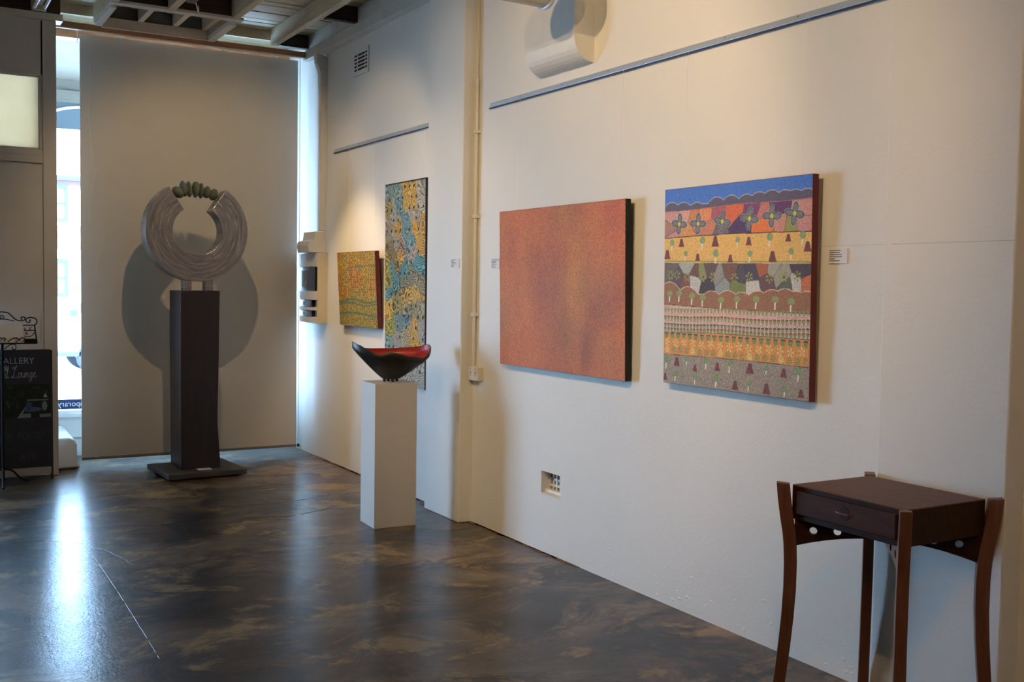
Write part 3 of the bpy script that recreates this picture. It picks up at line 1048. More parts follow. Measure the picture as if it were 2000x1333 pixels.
    for k, (x, y_) in enumerate(TREE):
        s = 0.95 + 0.15 * math.sin(k * 2.3)
        dx, dy = (u - x) / s, (v - y_) * A / s
        put((abs(dx + dy * 0.12) < 0.0042) & (dy > 0) & (dy < 0.042), (214, 204, 184))
        put(np.hypot(dx / 0.0185, (dy + 0.002) / 0.017) < 1, (118, 140, 92) if y_ < 0.5 else (106, 128, 84))
    for k, (x, y_) in enumerate(BTREE):
        dx, dy = u - x, (v - y_) * A
        put((abs(dx + dy * 0.08) < 0.0046) & (dy > 0) & (dy < 0.045), (220, 212, 198))
        put(np.hypot(dx / 0.022, dy / 0.015) < 1, (124, 138, 80))
    # small leafy figures in the dark patchwork
    for x, y_ in ((.05, .44), (.1, .44), (.18, .45), (.30, .45), (.37, .45), (.52, .455), (.62, .45), (.75, .455), (.84, .45), (.92, .445)):
        dx, dy = u - x, (v - y_) * A
        r_ = np.hypot(dx, dy)
        put((r_ < 0.024) & (np.sin(np.arctan2(dy, dx) * 6 + x * 40) > 0.1), (132, 132, 70))
        put(r_ < 0.006, (60, 52, 40))
    rs = np.random.RandomState(2)
    g = rs.rand(*u.shape)
    k = np.where(v > b6, 0.60, np.where((v > b4) & (v < b5), 0.46, np.where(v < 0.11, 0.28, 0.34)))
    c = c * (1 - k / 2 + k * g)[..., None] * 1.20
    return c


TC = [(.1, .05, 128, 152, 154), (.3, .03, 132, 156, 158), (.35, .12, 128, 156, 162), (.5, .17, 122, 152, 158), (.62, .03, 204, 168, 88), (.55, .10, 206, 170, 92), (.75, .12, 206, 170, 90), (.95, .04, 190, 186, 176), (.9, .12, 196, 192, 182), (.66, .16, 182, 172, 158), (.12, .12, 168, 150, 92), (.25, .16, 178, 172, 160), (.1, .2, 170, 156, 140), (.35, .22, 196, 160, 84), (.55, .26, 128, 160, 164), (.75, .22, 206, 168, 88), (.8, .19, 176, 170, 160), (.9, .2, 204, 164, 92), (.28, .28, 178, 170, 156), (.45, .30, 176, 146, 134), (.4, .37, 206, 168, 92), (.7, .33, 178, 166, 156), (.66, .30, 124, 158, 164), (.9, .30, 208, 168, 92), (.2, .34, 138, 120, 82), (.3, .40, 136, 118, 80), (.06, .42, 150, 146, 78), (.1, .46, 146, 144, 76), (.22, .41, 96, 152, 160), (.5, .43, 90, 150, 158), (.85, .40, 92, 152, 160), (.3, .49, 104, 146, 150), (.7, .46, 142, 140, 122), (.85, .5, 150, 142, 116), (.5, .5, 140, 138, 118), (.1, .55, 92, 142, 150), (.55, .56, 204, 168, 96), (.8, .56, 206, 170, 100), (.35, .60, 166, 152, 96), (.6, .63, 150, 142, 116), (.85, .62, 160, 152, 128), (.1, .63, 206, 172, 84), (.15, .70, 150, 152, 82), (.35, .68, 128, 152, 158), (.55, .66, 132, 154, 160), (.5, .74, 188, 172, 142), (.55, .82, 186, 170, 146), (.75, .72, 202, 162, 92), (.78, .80, 204, 164, 66), (.92, .72, 180, 174, 166), (.1, .80, 122, 154, 156), (.12, .9, 126, 156, 156), (.3, .78, 170, 164, 156), (.3, .88, 172, 166, 158), (.65, .86, 140, 150, 152), (.85, .85, 190, 188, 182), (.9, .93, 184, 182, 172), (.5, .95, 188, 184, 172), (.7, .99, 186, 182, 168), (.2, .99, 180, 178, 168)]


def paint_tall(u, v):
    AS = 2.12
    wu = u + (vnoise(u * 5, v * 10, 21, 3) - 0.5) * 0.16
    wv = v + (vnoise(u * 5 + 7, v * 10 + 3, 22, 3) - 0.5) * 0.06
    best = np.full(u.shape, 9.0)
    sec = np.full(u.shape, 9.0)
    c = np.zeros(u.shape + (3,))
    for x, y_, r_, g_, b_ in TC:
        d = np.hypot(wu - x, (wv - y_) * AS)
        k = d < best
        sec = np.where(k, best, np.minimum(sec, d))
        best = np.where(k, d, best)
        c[k] = (r_, g_, b_)
    e = (sec - best) * 0.55 + vnoise(u * 3.2, v * 6.8, 27, 2) * 0.42 + (vnoise(u * 26, v * 55, 23, 2) - 0.5) * 0.035
    st = np.sin(e * 190)
    lineamt = np.clip(0.55 + 0.9 * (vnoise(u * 4 + 3, v * 8, 24, 2) - 0.4), 0.25, 1)
    c = np.where((st > 0.35)[..., None], c * (1 - 0.55 * lineamt)[..., None], c)
    c = np.where((st < -0.72)[..., None], c * 0.55 + np.array([226, 214, 190]) * 0.45, c)
    # dots
    gx, gy = (u * 9 + 0.5 * np.floor(v * 19) % 1), v * 19
    dd = np.hypot((gx % 1 - 0.5), (gy % 1 - 0.5))
    on = vnoise(np.floor(gx) * 1.7, np.floor(gy) * 1.9, 26) > 0.52
    c = np.where(((dd < 0.16) & on)[..., None], np.array([34, 36, 34.]), c)
    rs = np.random.RandomState(4)
    g = rs.rand(*u.shape)
    c = c * (0.78 + 0.36 * g)[..., None]
    m_ = c.mean(-1, keepdims=True)
    c = m_ + (c - m_) * 1.35
    black = (u > 0.985) | (v < 0.006)
    c[black] = (20, 18, 18)
    return c


def paint_yellow(u, v):
    wv = v + 0.012 * np.sin(u * 7) * np.clip((v - 0.5) * 3, 0, 1) + (vnoise(u * 3, v * 3, 31, 2) - 0.5) * 0.03
    base = np.array([180, 152, 78.])
    c = np.ones(u.shape + (3,)) * base
    p = vnoise(u * 5, v * 7, 32, 3)
    pk = np.clip((p - 0.5) * 5, 0, 1) * np.clip(1.3 - abs(v - 0.35) * 3, 0, 1)
    c = c * (1 - 0.6 * pk[..., None]) + np.array([196, 122, 72]) * 0.6 * pk[..., None]
    # vertical strokes
    st = np.sin(u * 170 + 5 * vnoise(u * 8, v * 8, 33)) 
    c = np.where((st > 0.25)[..., None], c * np.array([1.10, 1.08, 0.95]), c * 0.80)
    rows = wv * 31
    colu = u * 24 + 0.5 * (np.floor(rows) % 2)
    fx, fy = colu % 1 - 0.5, rows % 1 - 0.5
    on = vnoise(np.floor(colu) * 1.31 + 2, np.floor(rows) * 1.77, 34)
    dash = (abs(fx) < 0.17) & (abs(fy) < 0.38) & (on > 0.30)
    c[dash] = (56, 62, 40)
    d2 = dash & (on > 0.62)
    c[d2] = (34, 36, 34)
    low = v > 0.60
    c = np.where((low & (abs(fy) > 0.40))[..., None], np.array([150, 146, 62.]), c)
    for v0, am, fr, ph, wd_ in ((.655, .022, 9, 1.0, .012), (.70, .018, 8, 2.2, .010), (.835, .016, 5, 2.6, .013), (.20, .01, 6, 0, .008)):
        d = abs(v - (v0 + am * np.sin(u * fr + ph)))
        m_ = d < wd_
        if v0 < 0.5:
            m_ = m_ & (u > 0.25)
        c[m_] = (96, 124, 112)
        c[m_ & ((u * 50) % 1 < 0.28)] = (50, 62, 50)
    rs = np.random.RandomState(6)
    g = rs.rand(*u.shape)
    return c * (0.84 + 0.3 * g)[..., None]


painting('orange_painting', 'wide orange and rust painting of fine dots with black canvas edges', 5.640, 4.353, 1.072, 1.998, 0.034, 1.3,
         MAT['blackcanvas'], paint_orange, PAINT_O, 230, 170, (5.49, 4.46), 2.66)
painting('landscape_painting', 'banded landscape painting with blue sky, flowers, trees and dark red edge', 4.045, 3.098, 1.096, 2.020, 0.034, 1.0,
         MAT['redcanvas'], paint_landscape, PAINT_L, 440, 440, (3.95, 3.19), 2.66)
painting('yellow_painting', 'small ochre yellow painting of dark dashes with dark red edge', 8.335, 7.537, 1.205, 1.803, 0.036, 3.0,
         MAT['redcanvas'], paint_yellow, PAINT_Y, 220, 200, (8.15, 7.62), 2.655)
painting('tall_painting', 'tall narrow painting of teal, ochre and grey contour lines behind the bowl', 7.405, 6.700, 0.808, 2.292, 0.032, 0.4,
         MAT['blackcanvas'], paint_tall, PAINT_T, 190, 400, (7.28, 6.82), 2.655)


# picture rails
def picture_rail(label, y0, y1, z):
    t = thing('picture_rail', label, 'rail', (XW, (y0 + y1) / 2, z), group='picture hanging rails')
    h = (y1 - y0) / 2
    MB().box(-0.009, 0, -h, h, 0.0, 0.030).box(-0.016, -0.009, -h, h, 0.0, 0.006).build('track', MAT['alu'], t, bevel=0.0015)
    MB().box(-0.0165, -0.009, -h, h, -0.006, 0.0).build('slot', MAT['navy'], t)  # dark strip that paints the shadow line under the rail
    yy = -h + 0.1
    while yy < h:
        MB().lathe([(0.003, 0), (0.003, -0.0015)], 8, 'x', (-0.009, yy, 0.021)).build('screw', MAT['greyboard'], t)
        yy += 0.45
    return t


picture_rail('aluminium hanging rail above the orange and landscape paintings', 2.71, 5.885, 2.660)
picture_rail('aluminium hanging rail on the far wall above the yellow painting', 6.60, 8.60, 2.650)


# wall labels
def wall_label(label, x, y0, y1, z0, z1, seed):
    rs = random.Random(seed)
    t = thing('wall_label', label, 'label card', (x, (y0 + y1) / 2, z0), group='printed wall labels')
    wd, ht = y0 - y1, z1 - z0
    MB().box(-0.006, 0, -wd / 2, wd / 2, 0, ht).build('card', MAT['card'], t)
    mb = MB()
    for k in range(6):
        zz = ht * (0.86 - k * 0.135)
        a = wd / 2 - 0.006
        e = a - wd * rs.choice((0.85, 0.55, 0.52, 0.28, 0.5, 0.6))
        while a > e:
            s = rs.uniform(0.004, 0.010)
            mb.box(-0.0068, -0.006, max(a - s, -wd / 2 + 0.004), a, zz - 0.0016, zz + 0.0016)
            a -= s + 0.0016
    mb.build('printed_lines', MAT['ink'], t, kind='stuff')
    return t


wall_label('white printed label right of the landscape painting', XW, 3.058, 2.960, 1.659, 1.718, 1)
wall_label('white printed label at the left edge of the orange painting', XW, 5.845, 5.745, 1.652, 1.719, 2)
wall_label('white printed label on the pier face beside the conduit', XP, 6.219, 6.103, 1.658, 1.720, 3)
wall_label('small label half hidden at the left edge of the yellow painting', XW, 8.40, 8.32, 1.63, 1.70, 4)

# air vents
vent = thing('air_vent', 'white grille vent recessed low in the right wall', 'vent', (XW, (vy0 + vy1) / 2, vz0), group='wall air vents')
hw = (vy1 - vy0) / 2
mb = MB()
cols = 5
for i in range(cols + 1):
    yy = -hw + 0.012 + (2 * hw - 0.024) * i / cols
    mb.box(0.052, 0.066, yy - 0.0055, yy + 0.0055, 0.0, vz1 - vz0)
for zz in (0.014, 0.054, 0.090, 0.126):
    mb.box(0.053, 0.065, -hw, hw, zz - 0.007, zz + 0.007)
mb.build('grille', MAT['white'], vent)
MB().prism([(0.0, 0.0), (0.055, 0.0), (0.055, 0.030), (0.03, 0.028), (0.028, 0.014), (0.0, 0.010)], lambda p, t_: (p[0], -hw + 2 * hw * t_, p[1])).build('sill', MAT['plastic'], vent)
MB().box(0.10, 0.115, -hw, hw, 0.0, vz1 - vz0).build('void', MAT['hole'], vent)

vent2 = thing('air_vent', 'white slotted vent high on the far wall under the wall plate', 'vent', (XW, 8.02, 3.245), group='wall air vents')
MB().box(-0.012, 0, -0.155, 0.15, -0.03, 0.175).build('plate', MAT['wall'], vent2, bevel=0.002)
mb = MB()
for r_ in range(5):
    z = 0.008 + r_ * 0.0285
    for y0_, y1_ in ((-0.13, -0.10), (-0.085, 0.055), (0.08, 0.125)):
        mb.box(-0.0135, -0.004, y0_, y1_, z, z + 0.0145)
mb.build('slots', MAT['hole'], vent2, kind='stuff')

# conduit and power socket
cond = thing('conduit', 'white electrical conduit running down beside the pier to the socket', 'conduit', (3.240, 6.035, 0))
MB().tube([(0, 0, 1.02), (0, 0, 2.86)], 0.0115, 12).build('pipe', MAT['plastic'], cond, smooth=False)
MB().tube(spline([(0, 0, 2.85), (0.004, 0.004, 2.95), (0.011, 0.008, 3.02), (0.011, 0.01, 3.3), (0.011, 0.01, 3.52)], 6), 0.0065, 8).build('cable', MAT['plastic'], cond)
MB().cyl((0, 0, 2.82), (0, 0, 2.865), 0.0135, 12).build('coupling', MAT['plastic'], cond)
for z in (2.53, 1.99, 1.36):
    MB().box(-0.015, 0.02, -0.022, 0.024, z - 0.011, z + 0.011).build('saddle', MAT['plastic'], cond, bevel=0.002)
gpo = thing('power_socket', 'cream double power socket at the foot of the conduit', 'socket', (XW, 6.000, 0.935))
MB().box(-0.042, 0, -0.065, 0.065, 0.0, 0.092).build('case', MAT['plastic'], gpo, bevel=0.004)
for yy in (-0.03, 0.03):
    mb = MB()
    for dy, dz in ((-0.007, 0.052), (0.007, 0.052), (0, 0.036)):
        mb.box(-0.0428, -0.0415, yy + dy - 0.002, yy + dy + 0.002, dz - 0.005, dz + 0.005)
    mb.build('pin_slots', MAT['hole'], gpo)
for yy in (-0.03, 0.03):
    MB().box(-0.045, -0.042, yy - 0.005, yy + 0.005, 0.068, 0.080).build('switch', MAT['white'], gpo)

# boxed duct with rounded foot
duct = thing('wall_duct', 'white boxed duct with a rounded lower end on the wall above the orange painting', 'duct', (XW, 5.01, 2.75))
dw = 0.255
prof = [(0.0, 1.0), (0.0, 0.0), (-0.022, 0.003)]
for k in range(1, 9):
    a = R(90 * k / 8)
    prof.append((-0.022 - 0.111 * math.sin(a), 0.003 + 0.142 * (1 - math.cos(a))))
prof += [(-0.133, 1.0)]
MB().prism(prof, lambda p, t_: (p[0], -dw + 2 * dw * t_, p[1])).build('casing', MAT['white'], duct)

# ceiling can lamp above it
can = thing('can_light', 'round white can light over the wall duct at the top edge', 'lamp', (2.71, 4.63, 3.065))
MB().lathe([(0.02, -0.16), (0.085, -0.15), (0.105, -0.08), (0.108, 0.14), (0.108, 0.148)], 32, 'x').build('body', MAT['plastic'], can, smooth=False)
MB().lathe([(0.108, 0.150), (0.116, 0.152), (0.116, 0.172), (0.104, 0.174), (0.10, 0.155)], 32, 'x').build('rim', MAT['alu'], can)
MB().cyl((0, 0, 0.10), (0, 0, ZC - 3.065), 0.012, 10).build('stem', MAT['plastic'], can)

# ------------------------------------------------------------------ switchboard on the far wall
mbx = thing('meter_box', 'open beige electricity meter box on the wall beside the hanging panel', 'meter box', (XW, 8.76, 1.198))
MB().box(-0.092, 0.0, 0.0, 0.012, 0.0, 0.610).build('near_side', MAT['boxside'], mbx, bevel=0.002)
MB().box(-0.05, 0.0, 0.012, 0.62, 0.0, 0.610).build('back_board', MAT['white'], mbx)
for z0, z1 in ((0.49, 0.61), (0.20, 0.275), (0.108, 0.135), (0.0, 0.05)):
    MB().box(-0.092, -0.05, 0.012, 0.62, z0, z1).build('fascia', MAT['white'], mbx, bevel=0.002)
for y0_, y1_, z0, z1, d in ((0.08, 0.52, 0.28, 0.488, 0.069), (0.17, 0.46, 0.138, 0.197, 0.06), (0.17, 0.46, 0.052, 0.105, 0.06)):
    o = MB().box(-0.05 - d * 0.55, -0.05, y0_, y1_, z0, z1).build('meter', MAT['meter'], mbx, bevel=0.004)
    MB().box(-0.0515 - d * 0.55, -0.05 - d * 0.55, y0_ + 0.2 if z0 > 0.2 else y0_ + 0.18, y1_ - 0.06, z0 + 0.03 if z0 > 0.2 else z0 + 0.012, z1 - 0.03 if z0 > 0.2 else z1 - 0.012).build('meter_window', MAT['meterwindow'], o)
cov = MB()
cov.prism([(0.0, 0.0), (-0.155, 0.0), (-0.165, 0.055), (-0.155, 0.095), (-0.11, 0.11), (-0.10, 0.18), (0.0, 0.185)], lambda p, t_: (p[0], 0.30 * t_, p[1]))
cv = cov.build('fuse_cover', MAT['white'], bevel=0.002)
cv.location = (XW, 8.80, 1.811)
tag(cv, 'angular white fuse cover standing on top of the meter box', 'cover')
trunk = thing('cable_trunking', 'white vertical trunking from the meter box up to the wall plate', 'trunking', (XW, 8.80, 1.83))
MB().box(-0.06, 0, 0.0, 0.06, 0.17, 1.66).build('casing', MAT['white'], trunk, bevel=0.003)
MB().prism([(0.0, 1.66), (-0.10, 1.685), (-0.095, 1.60), (-0.062, 1.52), (-0.06, 1.40), (0.0, 1.40)], lambda p, t_: (p[0], -0.004 + 0.07 * t_, p[1])).build('bracket', MAT['white'], trunk)

# white masonry block in the bay
blk = MB().prism([(-0.11, 0.0), (0.125, 0.0), (0.10, 0.05), (0.095, 0.20), (0.075, 0.235), (0.05, 0.25), (-0.11, 0.25)], lambda p, t_: (p[0], 0.62 * t_, p[1] + 0.03 * t_ * (p[1] > 0.1)))
b_ = blk.build('masonry_block', MAT['wall'], bevel=0.02, seg=3)
b_.location = (1.195, 9.235, 0.0)
tag(b_, 'low white plastered block on the floor behind the partition edge', 'block')

# ------------------------------------------------------------------ side table
tx, ty, th = 2.915, 2.447, 0.87
tab = thing('side_table', 'small dark timber side table with curved flared legs against the near pier', 'table', (tx, ty, 0))
hx, hy = 0.197, 0.239
zb = 0.75
MB().box(-hx, hx, -hy, hy, th - 0.004, th).build('table_top', MAT['tabletop'], tab, bevel=0.001)
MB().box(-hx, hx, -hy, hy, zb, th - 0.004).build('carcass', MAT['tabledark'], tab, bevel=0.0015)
dr = MB().box(-hx - 0.013, -hx, -hy + 0.022, hy - 0.030, 0.772, 0.853).build('drawer', MAT['drawerwood'], tab, bevel=0.003)
MB().lathe([(0.001, -0.0012), (0.021, -0.0012), (0.023, 0.0), (0.023, 0.002)], 28, 'x', (-hx - 0.013, -0.010, 0.815)).build('finger_recess', MAT['tabledark'], dr, smooth=False)
MB().prism([(-0.040, 0.0), (-0.02, 0.008), (0.02, 0.008), (0.040, 0.0), (0.02, -0.002), (-0.02, -0.002)], lambda p, t_: (-hx - 0.013 - p[1], -0.010 + p[0], 0.812 + 0.005 * t_)).build('handle', MAT['tableleg'], dr)
LEG = [(0.872, .034), (0.835, .030), (0.80, .0255), (0.75, .018), (0.70, .009), (0.66, .005), (0.60, .002), (0.50, .002), (0.40, .007), (0.30, .015), (0.20, .025), (0.10, .036), (0.0, .048)]


def leg(sx, sy):
    d = Vector((sx, sy, 0)).normalized()
    tn = Vector((-d.y, d.x, 0))
    cx, cy = sx * (hx + 0.0), sy * (hy + 0.0)
    rings = []
    for z, off in LEG:
        c = Vector((cx, cy, z)) + d * (off - 0.002)
        hr, ht = 0.0225, 0.0185
        if z < 0.66:
            hr = 0.0195 + 0.003 * z / 0.66
        tilt = 0.004 if z > 0.87 else 0
        rings.append([c - d * hr - tn * ht, c + d * hr - tn * ht + Vector((0, 0, tilt)), c + d * hr + tn * ht + Vector((0, 0, tilt)), c - d * hr + tn * ht])
    MB().loft(rings).build('leg', MAT['tableleg'], tab, bevel=0.0018)


for sx in (-1, 1):
    for sy in (-1, 1):
        leg(sx, sy)


def cross_panel(sy):
    """arched diagonal rail under the carcass with round holes"""
    p0, p1 = Vector((-hx, -sy * hy, 0)), Vector((hx, sy * hy, 0))
    ln = (p1 - p0).length
    d = (p1 - p0) / ln
    nrm = Vector((-d.y, d.x, 0))
    th_ = 0.009
    def bot(s):
        f = abs(s / ln - 0.5) * 2
        return 0.705 - 0.055 * f ** 2.0
    holes = [(0.075, .713), (0.155, .716), (ln - 0.075, .713), (ln - 0.155, .716)]
    rh = 0.0135
    mb = MB()
    # grid strip between holes, ring of quads around each hole
    cuts = [0.0]
    for h in holes:
        pass
    hs = sorted(holes)
    segs = []
    prev = 0.012
    for s, z in hs:
        segs.append(('strip', prev, s - 0.022))
        segs.append(('hole', s, z))
        prev = s + 0.022
    segs.append(('strip', prev, ln - 0.012))
    def face_poly(poly):
        f = [mb.b.verts.new(p0 + d * a - nrm * th_ + Vector((0, 0, z_))) for a, z_ in poly]
        b = [mb.b.verts.new(p0 + d * a + nrm * th_ + Vector((0, 0, z_))) for a, z_ in poly]
        return f, b
    for sg in segs:
        if sg[0] == 'strip':
            k_ = 6
            for i in range(k_):
                a, b = sg[1] + (sg[2] - sg[1]) * i / k_, sg[1] + (sg[2] - sg[1]) * (i + 1) / k_
                mb.loft([[p0 + d * a + nrm * t_ + Vector((0, 0, z_)) for t_, z_ in ((-th_, bot(a)), (th_, bot(a)), (th_, zb), (-th_, zb))],
                         [p0 + d * b + nrm * t_ + Vector((0, 0, z_)) for t_, z_ in ((-th_, bot(b)), (th_, bot(b)), (th_, zb), (-th_, zb))]])
        else:
            s, z = sg[1], sg[2]
            outer, inner = [], []
            zl, zh = z - bot(s), zb - z
            angs = sorted([2 * PI * i / 24 for i in range(24)] + [math.atan2(zh, 0.022), math.atan2(zh, -0.022), 2 * PI + math.atan2(-zl, -0.022), 2 * PI + math.atan2(-zl, 0.022)])
            for a in angs:
                c_, s_ = math.cos(a), math.sin(a)
                k_ = min(0.022 / max(abs(c_), 1e-6), (zh if s_ > 0 else zl) / max(abs(s_), 1e-6))
                ox_, oz_ = s + c_ * k_, z + s_ * k_
                if s_ < 0 and k_ * abs(s_) > zl - 1e-6:
                    oz_ = bot(ox_)
                outer.append((ox_, oz_))
                inner.append((s + c_ * rh, z + s_ * rh))
            P = lambda q, t_: p0 + d * q[0] + nrm * t_ + Vector((0, 0, q[1]))
            r1 = [mb.b.verts.new(P(q, -th_)) for q in outer]
            r2_ = [mb.b.verts.new(P(q, -th_)) for q in inner]
            r3 = [mb.b.verts.new(P(q, th_)) for q in inner]
            r4 = [mb.b.verts.new(P(q, th_)) for q in outer]
            for A_, B_ in ((r1, r2_), (r2_, r3), (r3, r4), (r4, r1)):
                for i in range(len(angs)):
                    j = (i + 1) % len(angs)
                    mb.b.faces.new((A_[i], A_[j], B_[j], B_[i]))
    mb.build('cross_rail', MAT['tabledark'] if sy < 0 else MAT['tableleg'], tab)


cross_panel(-1)
cross_panel(1)

# ------------------------------------------------------------------ left: sign board and iron stand
sb = thing('sign_board', 'black gallery sign board with courtyard photo leaning by the partition', 'sign', (0.745, 8.80, 0.0), (R(-2.0), 0, 0))
MB().box(-0.33, 0.30, 0.0, 0.012, 0.10, 1.005).build('board', MAT['signblack'], sb)
MB().box(-0.33, 0.30, 0.001, 0.012, 0.045, 0.098).build('lower_strip', MAT['signcream'], sb)
for x in (0.293, -0.325):
    MB().box(x, x + 0.022, 0.012, 0.035, 0.0, 1.0).build('leg', MAT['black'], sb)
text_mesh('lettering', 'GALLERY', 0.066, MAT['signtext'], sb, (0.187, -0.001, 0.918), (R(90), 0, 0), 0.0006, 0, 'RIGHT', 0.98)
text_mesh('lettering', '&', 0.062, MAT['signtext'], sb, (-0.012, -0.001, 0.862), (R(90), 0, 0), 0.0006)
# script line drawn as pen strokes: "il Lounge"
def pen(strokes, sc_, ox, oz, r, mat, nm):
    mb = MB()
    for st in strokes:
        mb.tube(spline([(ox + x * sc_, -0.0012, oz + z * sc_) for x, z in st], 6), r, 5)
    return mb.build(nm, mat, sb)


SCR = [
    [(0, 3), (.6, 5), (.3, 1), (1.2, .4), (2.2, 4), (3.4, 10.5), (2.9, 11), (2.3, 6), (2.2, 1), (3, .2), (3.8, 1.5)],
    [(.9, 7.4), (1.1, 7.9)],
    [(9.5, 9.2), (8, 10.8), (7, 9.5), (8.6, 8.6), (10.6, 11), (10.2, 11.6), (8.8, 7), (7.2, .8), (5.8, .4), (6.4, 1.6), (8.6, .4), (11, .6), (12, 2)],
    [(13.2, 5), (12.1, 3.4), (12.4, .8), (13.7, .6), (14.5, 2.8), (13.8, 4.8), (13, 4.6), (14.2, 4.2), (15.4, 5)],
    [(15.4, 5), (14.9, 1.4), (15.8, .5), (17, 2.2), (17.6, 5), (17, 1.2), (17.8, .5), (18.8, 3)],
    [(18.8, 5), (18.3, .5), (19.2, 3.8), (20.3, 5), (20.2, 1), (21, .5), (22, 2.4)],
    [(24, 4.6), (22.9, 5), (22, 2.8), (22.5, .7), (23.6, 1.6), (24.2, 5), (23.2, -2.6), (21.8, -3.6), (21.4, -2.4), (24, 0), (25.4, 2)],
    [(25.4, 2), (27, 3.6), (26.7, 5), (25.6, 4.4), (25.4, 1.4), (26.6, .3), (28.6, 1.8)],
]
pen(SCR, 0.0079, -0.02, 0.790, 0.0018, MAT['signtext'], 'script_lettering')
text_mesh('chalk_lettering', 'ER', 0.075, MAT['chalk'], sb, (-0.01, -0.001, 0.345), (R(90), 0, 0), 0.0003, 0.25, 'CENTER', 0.9)
text_mesh('chalk_lettering', 'FOOD', 0.075, MAT['chalk'], sb, (0.15, -0.001, 0.345), (R(90), 0, 0), 0.0003, 0.25, 'CENTER', 0.9)
text_mesh('chalk_lettering', 'ATE', 0.075, MAT['chalk'], sb, (0.13, -0.001, 0.18), (R(90), 0, 0), 0.0003, 0.25, 'CENTER', 0.9)


def photo(u, v):
    c = np.ones(u.shape + (3,)) * np.array([20, 28, 24.])
    n_ = vnoise(u * 14, v * 10, 41, 3)
    c += (np.clip(n_ - 0.5, 0, 1) * np.clip(1.6 - v * 3, 0, 1))[..., None] * np.array([60, 110, 80])
    c[(u < .28) & (vnoise(u * 30, v * 9, 42, 2) > .6) & (v > .35) & (v < .75)] = (36, 66, 38)
    c[(v > .46) & (v < .50) & (u > .48) & (u < .95)] = (110, 116, 116)
    c[(abs((u - .42) - (0.75 - v) * .55) < .02) & (v > .55)] = (126, 132, 130)
    c[np.hypot((u - .60) / .2, (v - .76) / .07) < 1] = (62, 78, 112)
    c[np.hypot((u - .52) / .07, (v - .66) / .14) < 1] = (54, 66, 96)
    c[np.hypot((u - .86) / .06, (v - .66) / .14) < 1] = (92, 112, 124)
    c[(abs(u - .88) < .04 * np.clip((v - .28) * 9, 0, 1)) & (v > .28) & (v < .40)] = (150, 152, 144)
    c[(v > .88) & (u > .3) & (u < .56)] = (110, 112, 110)
    c[(v > .9) & (u > .75)] = (100, 112, 120)
    return c * 1.05


o = painted_grid('courtyard_photo', 0.32, 0.255, 110, 88, photo, PRINT, sb, 0.0)
o.rotation_euler = (0, 0, R(90))
o.location = (0.14, -0.0016, 0.485)

ist = thing('iron_stand', 'wrought iron scroll menu stand holding a white sheet at the far left edge', 'stand', (0.70, 8.70, 0.0))


def Z(zx, zy):
    return (-0.013 + zx * 0.00034, 0.0, 1.059 + (830 - zy) * 0.000376)


def scroll(pts, r=0.0042, name='scroll', flip=True):
    q = spline([Z(*p) for p in pts], 6)
    MB().tube(q, r, 6).build(name, MAT['iron'], ist)
    if flip:
        MB().tube([(-p.x, p.y, p.z) for p in q], r, 6).build(name, MAT['iron'], ist)


MB().tube([(0, 0, 0.03), (0, 0, 1.06)], 0.011, 10).build('pole', MAT['iron'], ist)
for a in (25, 145, 265):
    MB().tube(spline([(0, 0, 0.12), (0.07 * math.cos(R(a)), 0.07 * math.sin(R(a)), 0.10), (0.14 * math.cos(R(a)), 0.14 * math.sin(R(a)), 0.03), (0.20 * math.cos(R(a)), 0.20 * math.sin(R(a)), 0.008)], 6), 0.008, 8).build('foot', MAT['iron'], ist)
scroll([(40, 200), (90, 207), (160, 220), (230, 280), (310, 350), (400, 376), (475, 370), (500, 335), (470, 303), (430, 305), (420, 335), (450, 348)])
scroll([(20, 270), (80, 290), (60, 330), (40, 340), (150, 352), (290, 382)], 0.003)
scroll([(620, 370), (590, 362), (595, 405), (560, 412), (520, 385), (522, 345), (570, 318), (640, 314), (710, 336), (738, 390), (718, 445), (690, 462)])
scroll([(690, 462), (700, 560), (738, 826)], 0.005, 'side_bar')
scroll([(455, 466), (690, 466)], 0.004, 'cross_bar')
scroll([(480, 572), (692, 570)], 0.004, 'cross_bar')
scroll([(490, 520), (500, 540), (470, 560)], 0.003)
scroll([(640, 520), (590, 520), (600, 560)], 0.003)
scroll([(490, 625), (530, 615), (545, 640), (510, 645)], 0.003)
scroll([(480, 680), (560, 696), (640, 670), (690, 600)], 0.003)
scroll([(38, 826), (738, 826)], 0.006, 'bottom_bar')
scroll([(60, 770), (90, 770), (105, 735), (70, 712), (38, 740)], 0.003)
scroll([(150, 800), (230, 740), (300, 716), (350, 730), (385, 775)], 0.0034)
scroll([(385, 775), (400, 730), (450, 715), (490, 730), (540, 765), (600, 820)], 0.0034)
scroll([(300, 800), (330, 785), (310, 770)], 0.003)
scroll([(430, 790), (480, 775), (500, 800)], 0.003)
MB().box(0.15, 0.235, -0.003, 0.003, 1.063, 1.095).build('corner_plate', MAT['iron'], ist)
scroll([(80, 940), (150, 880), (230, 842), (300, 860), (312, 920), (272, 952), (238, 930), (240, 890)], 0.0036)
pp = MB().prism([(-0.16, 1.066), (0.146, 1.066), (0.135, 1.205), (-0.16, 1.205)], lambda p, t_: (p[0], 0.004 + 0.003 * t_, p[1])).build('menu_sheet', MAT['card'], ist)

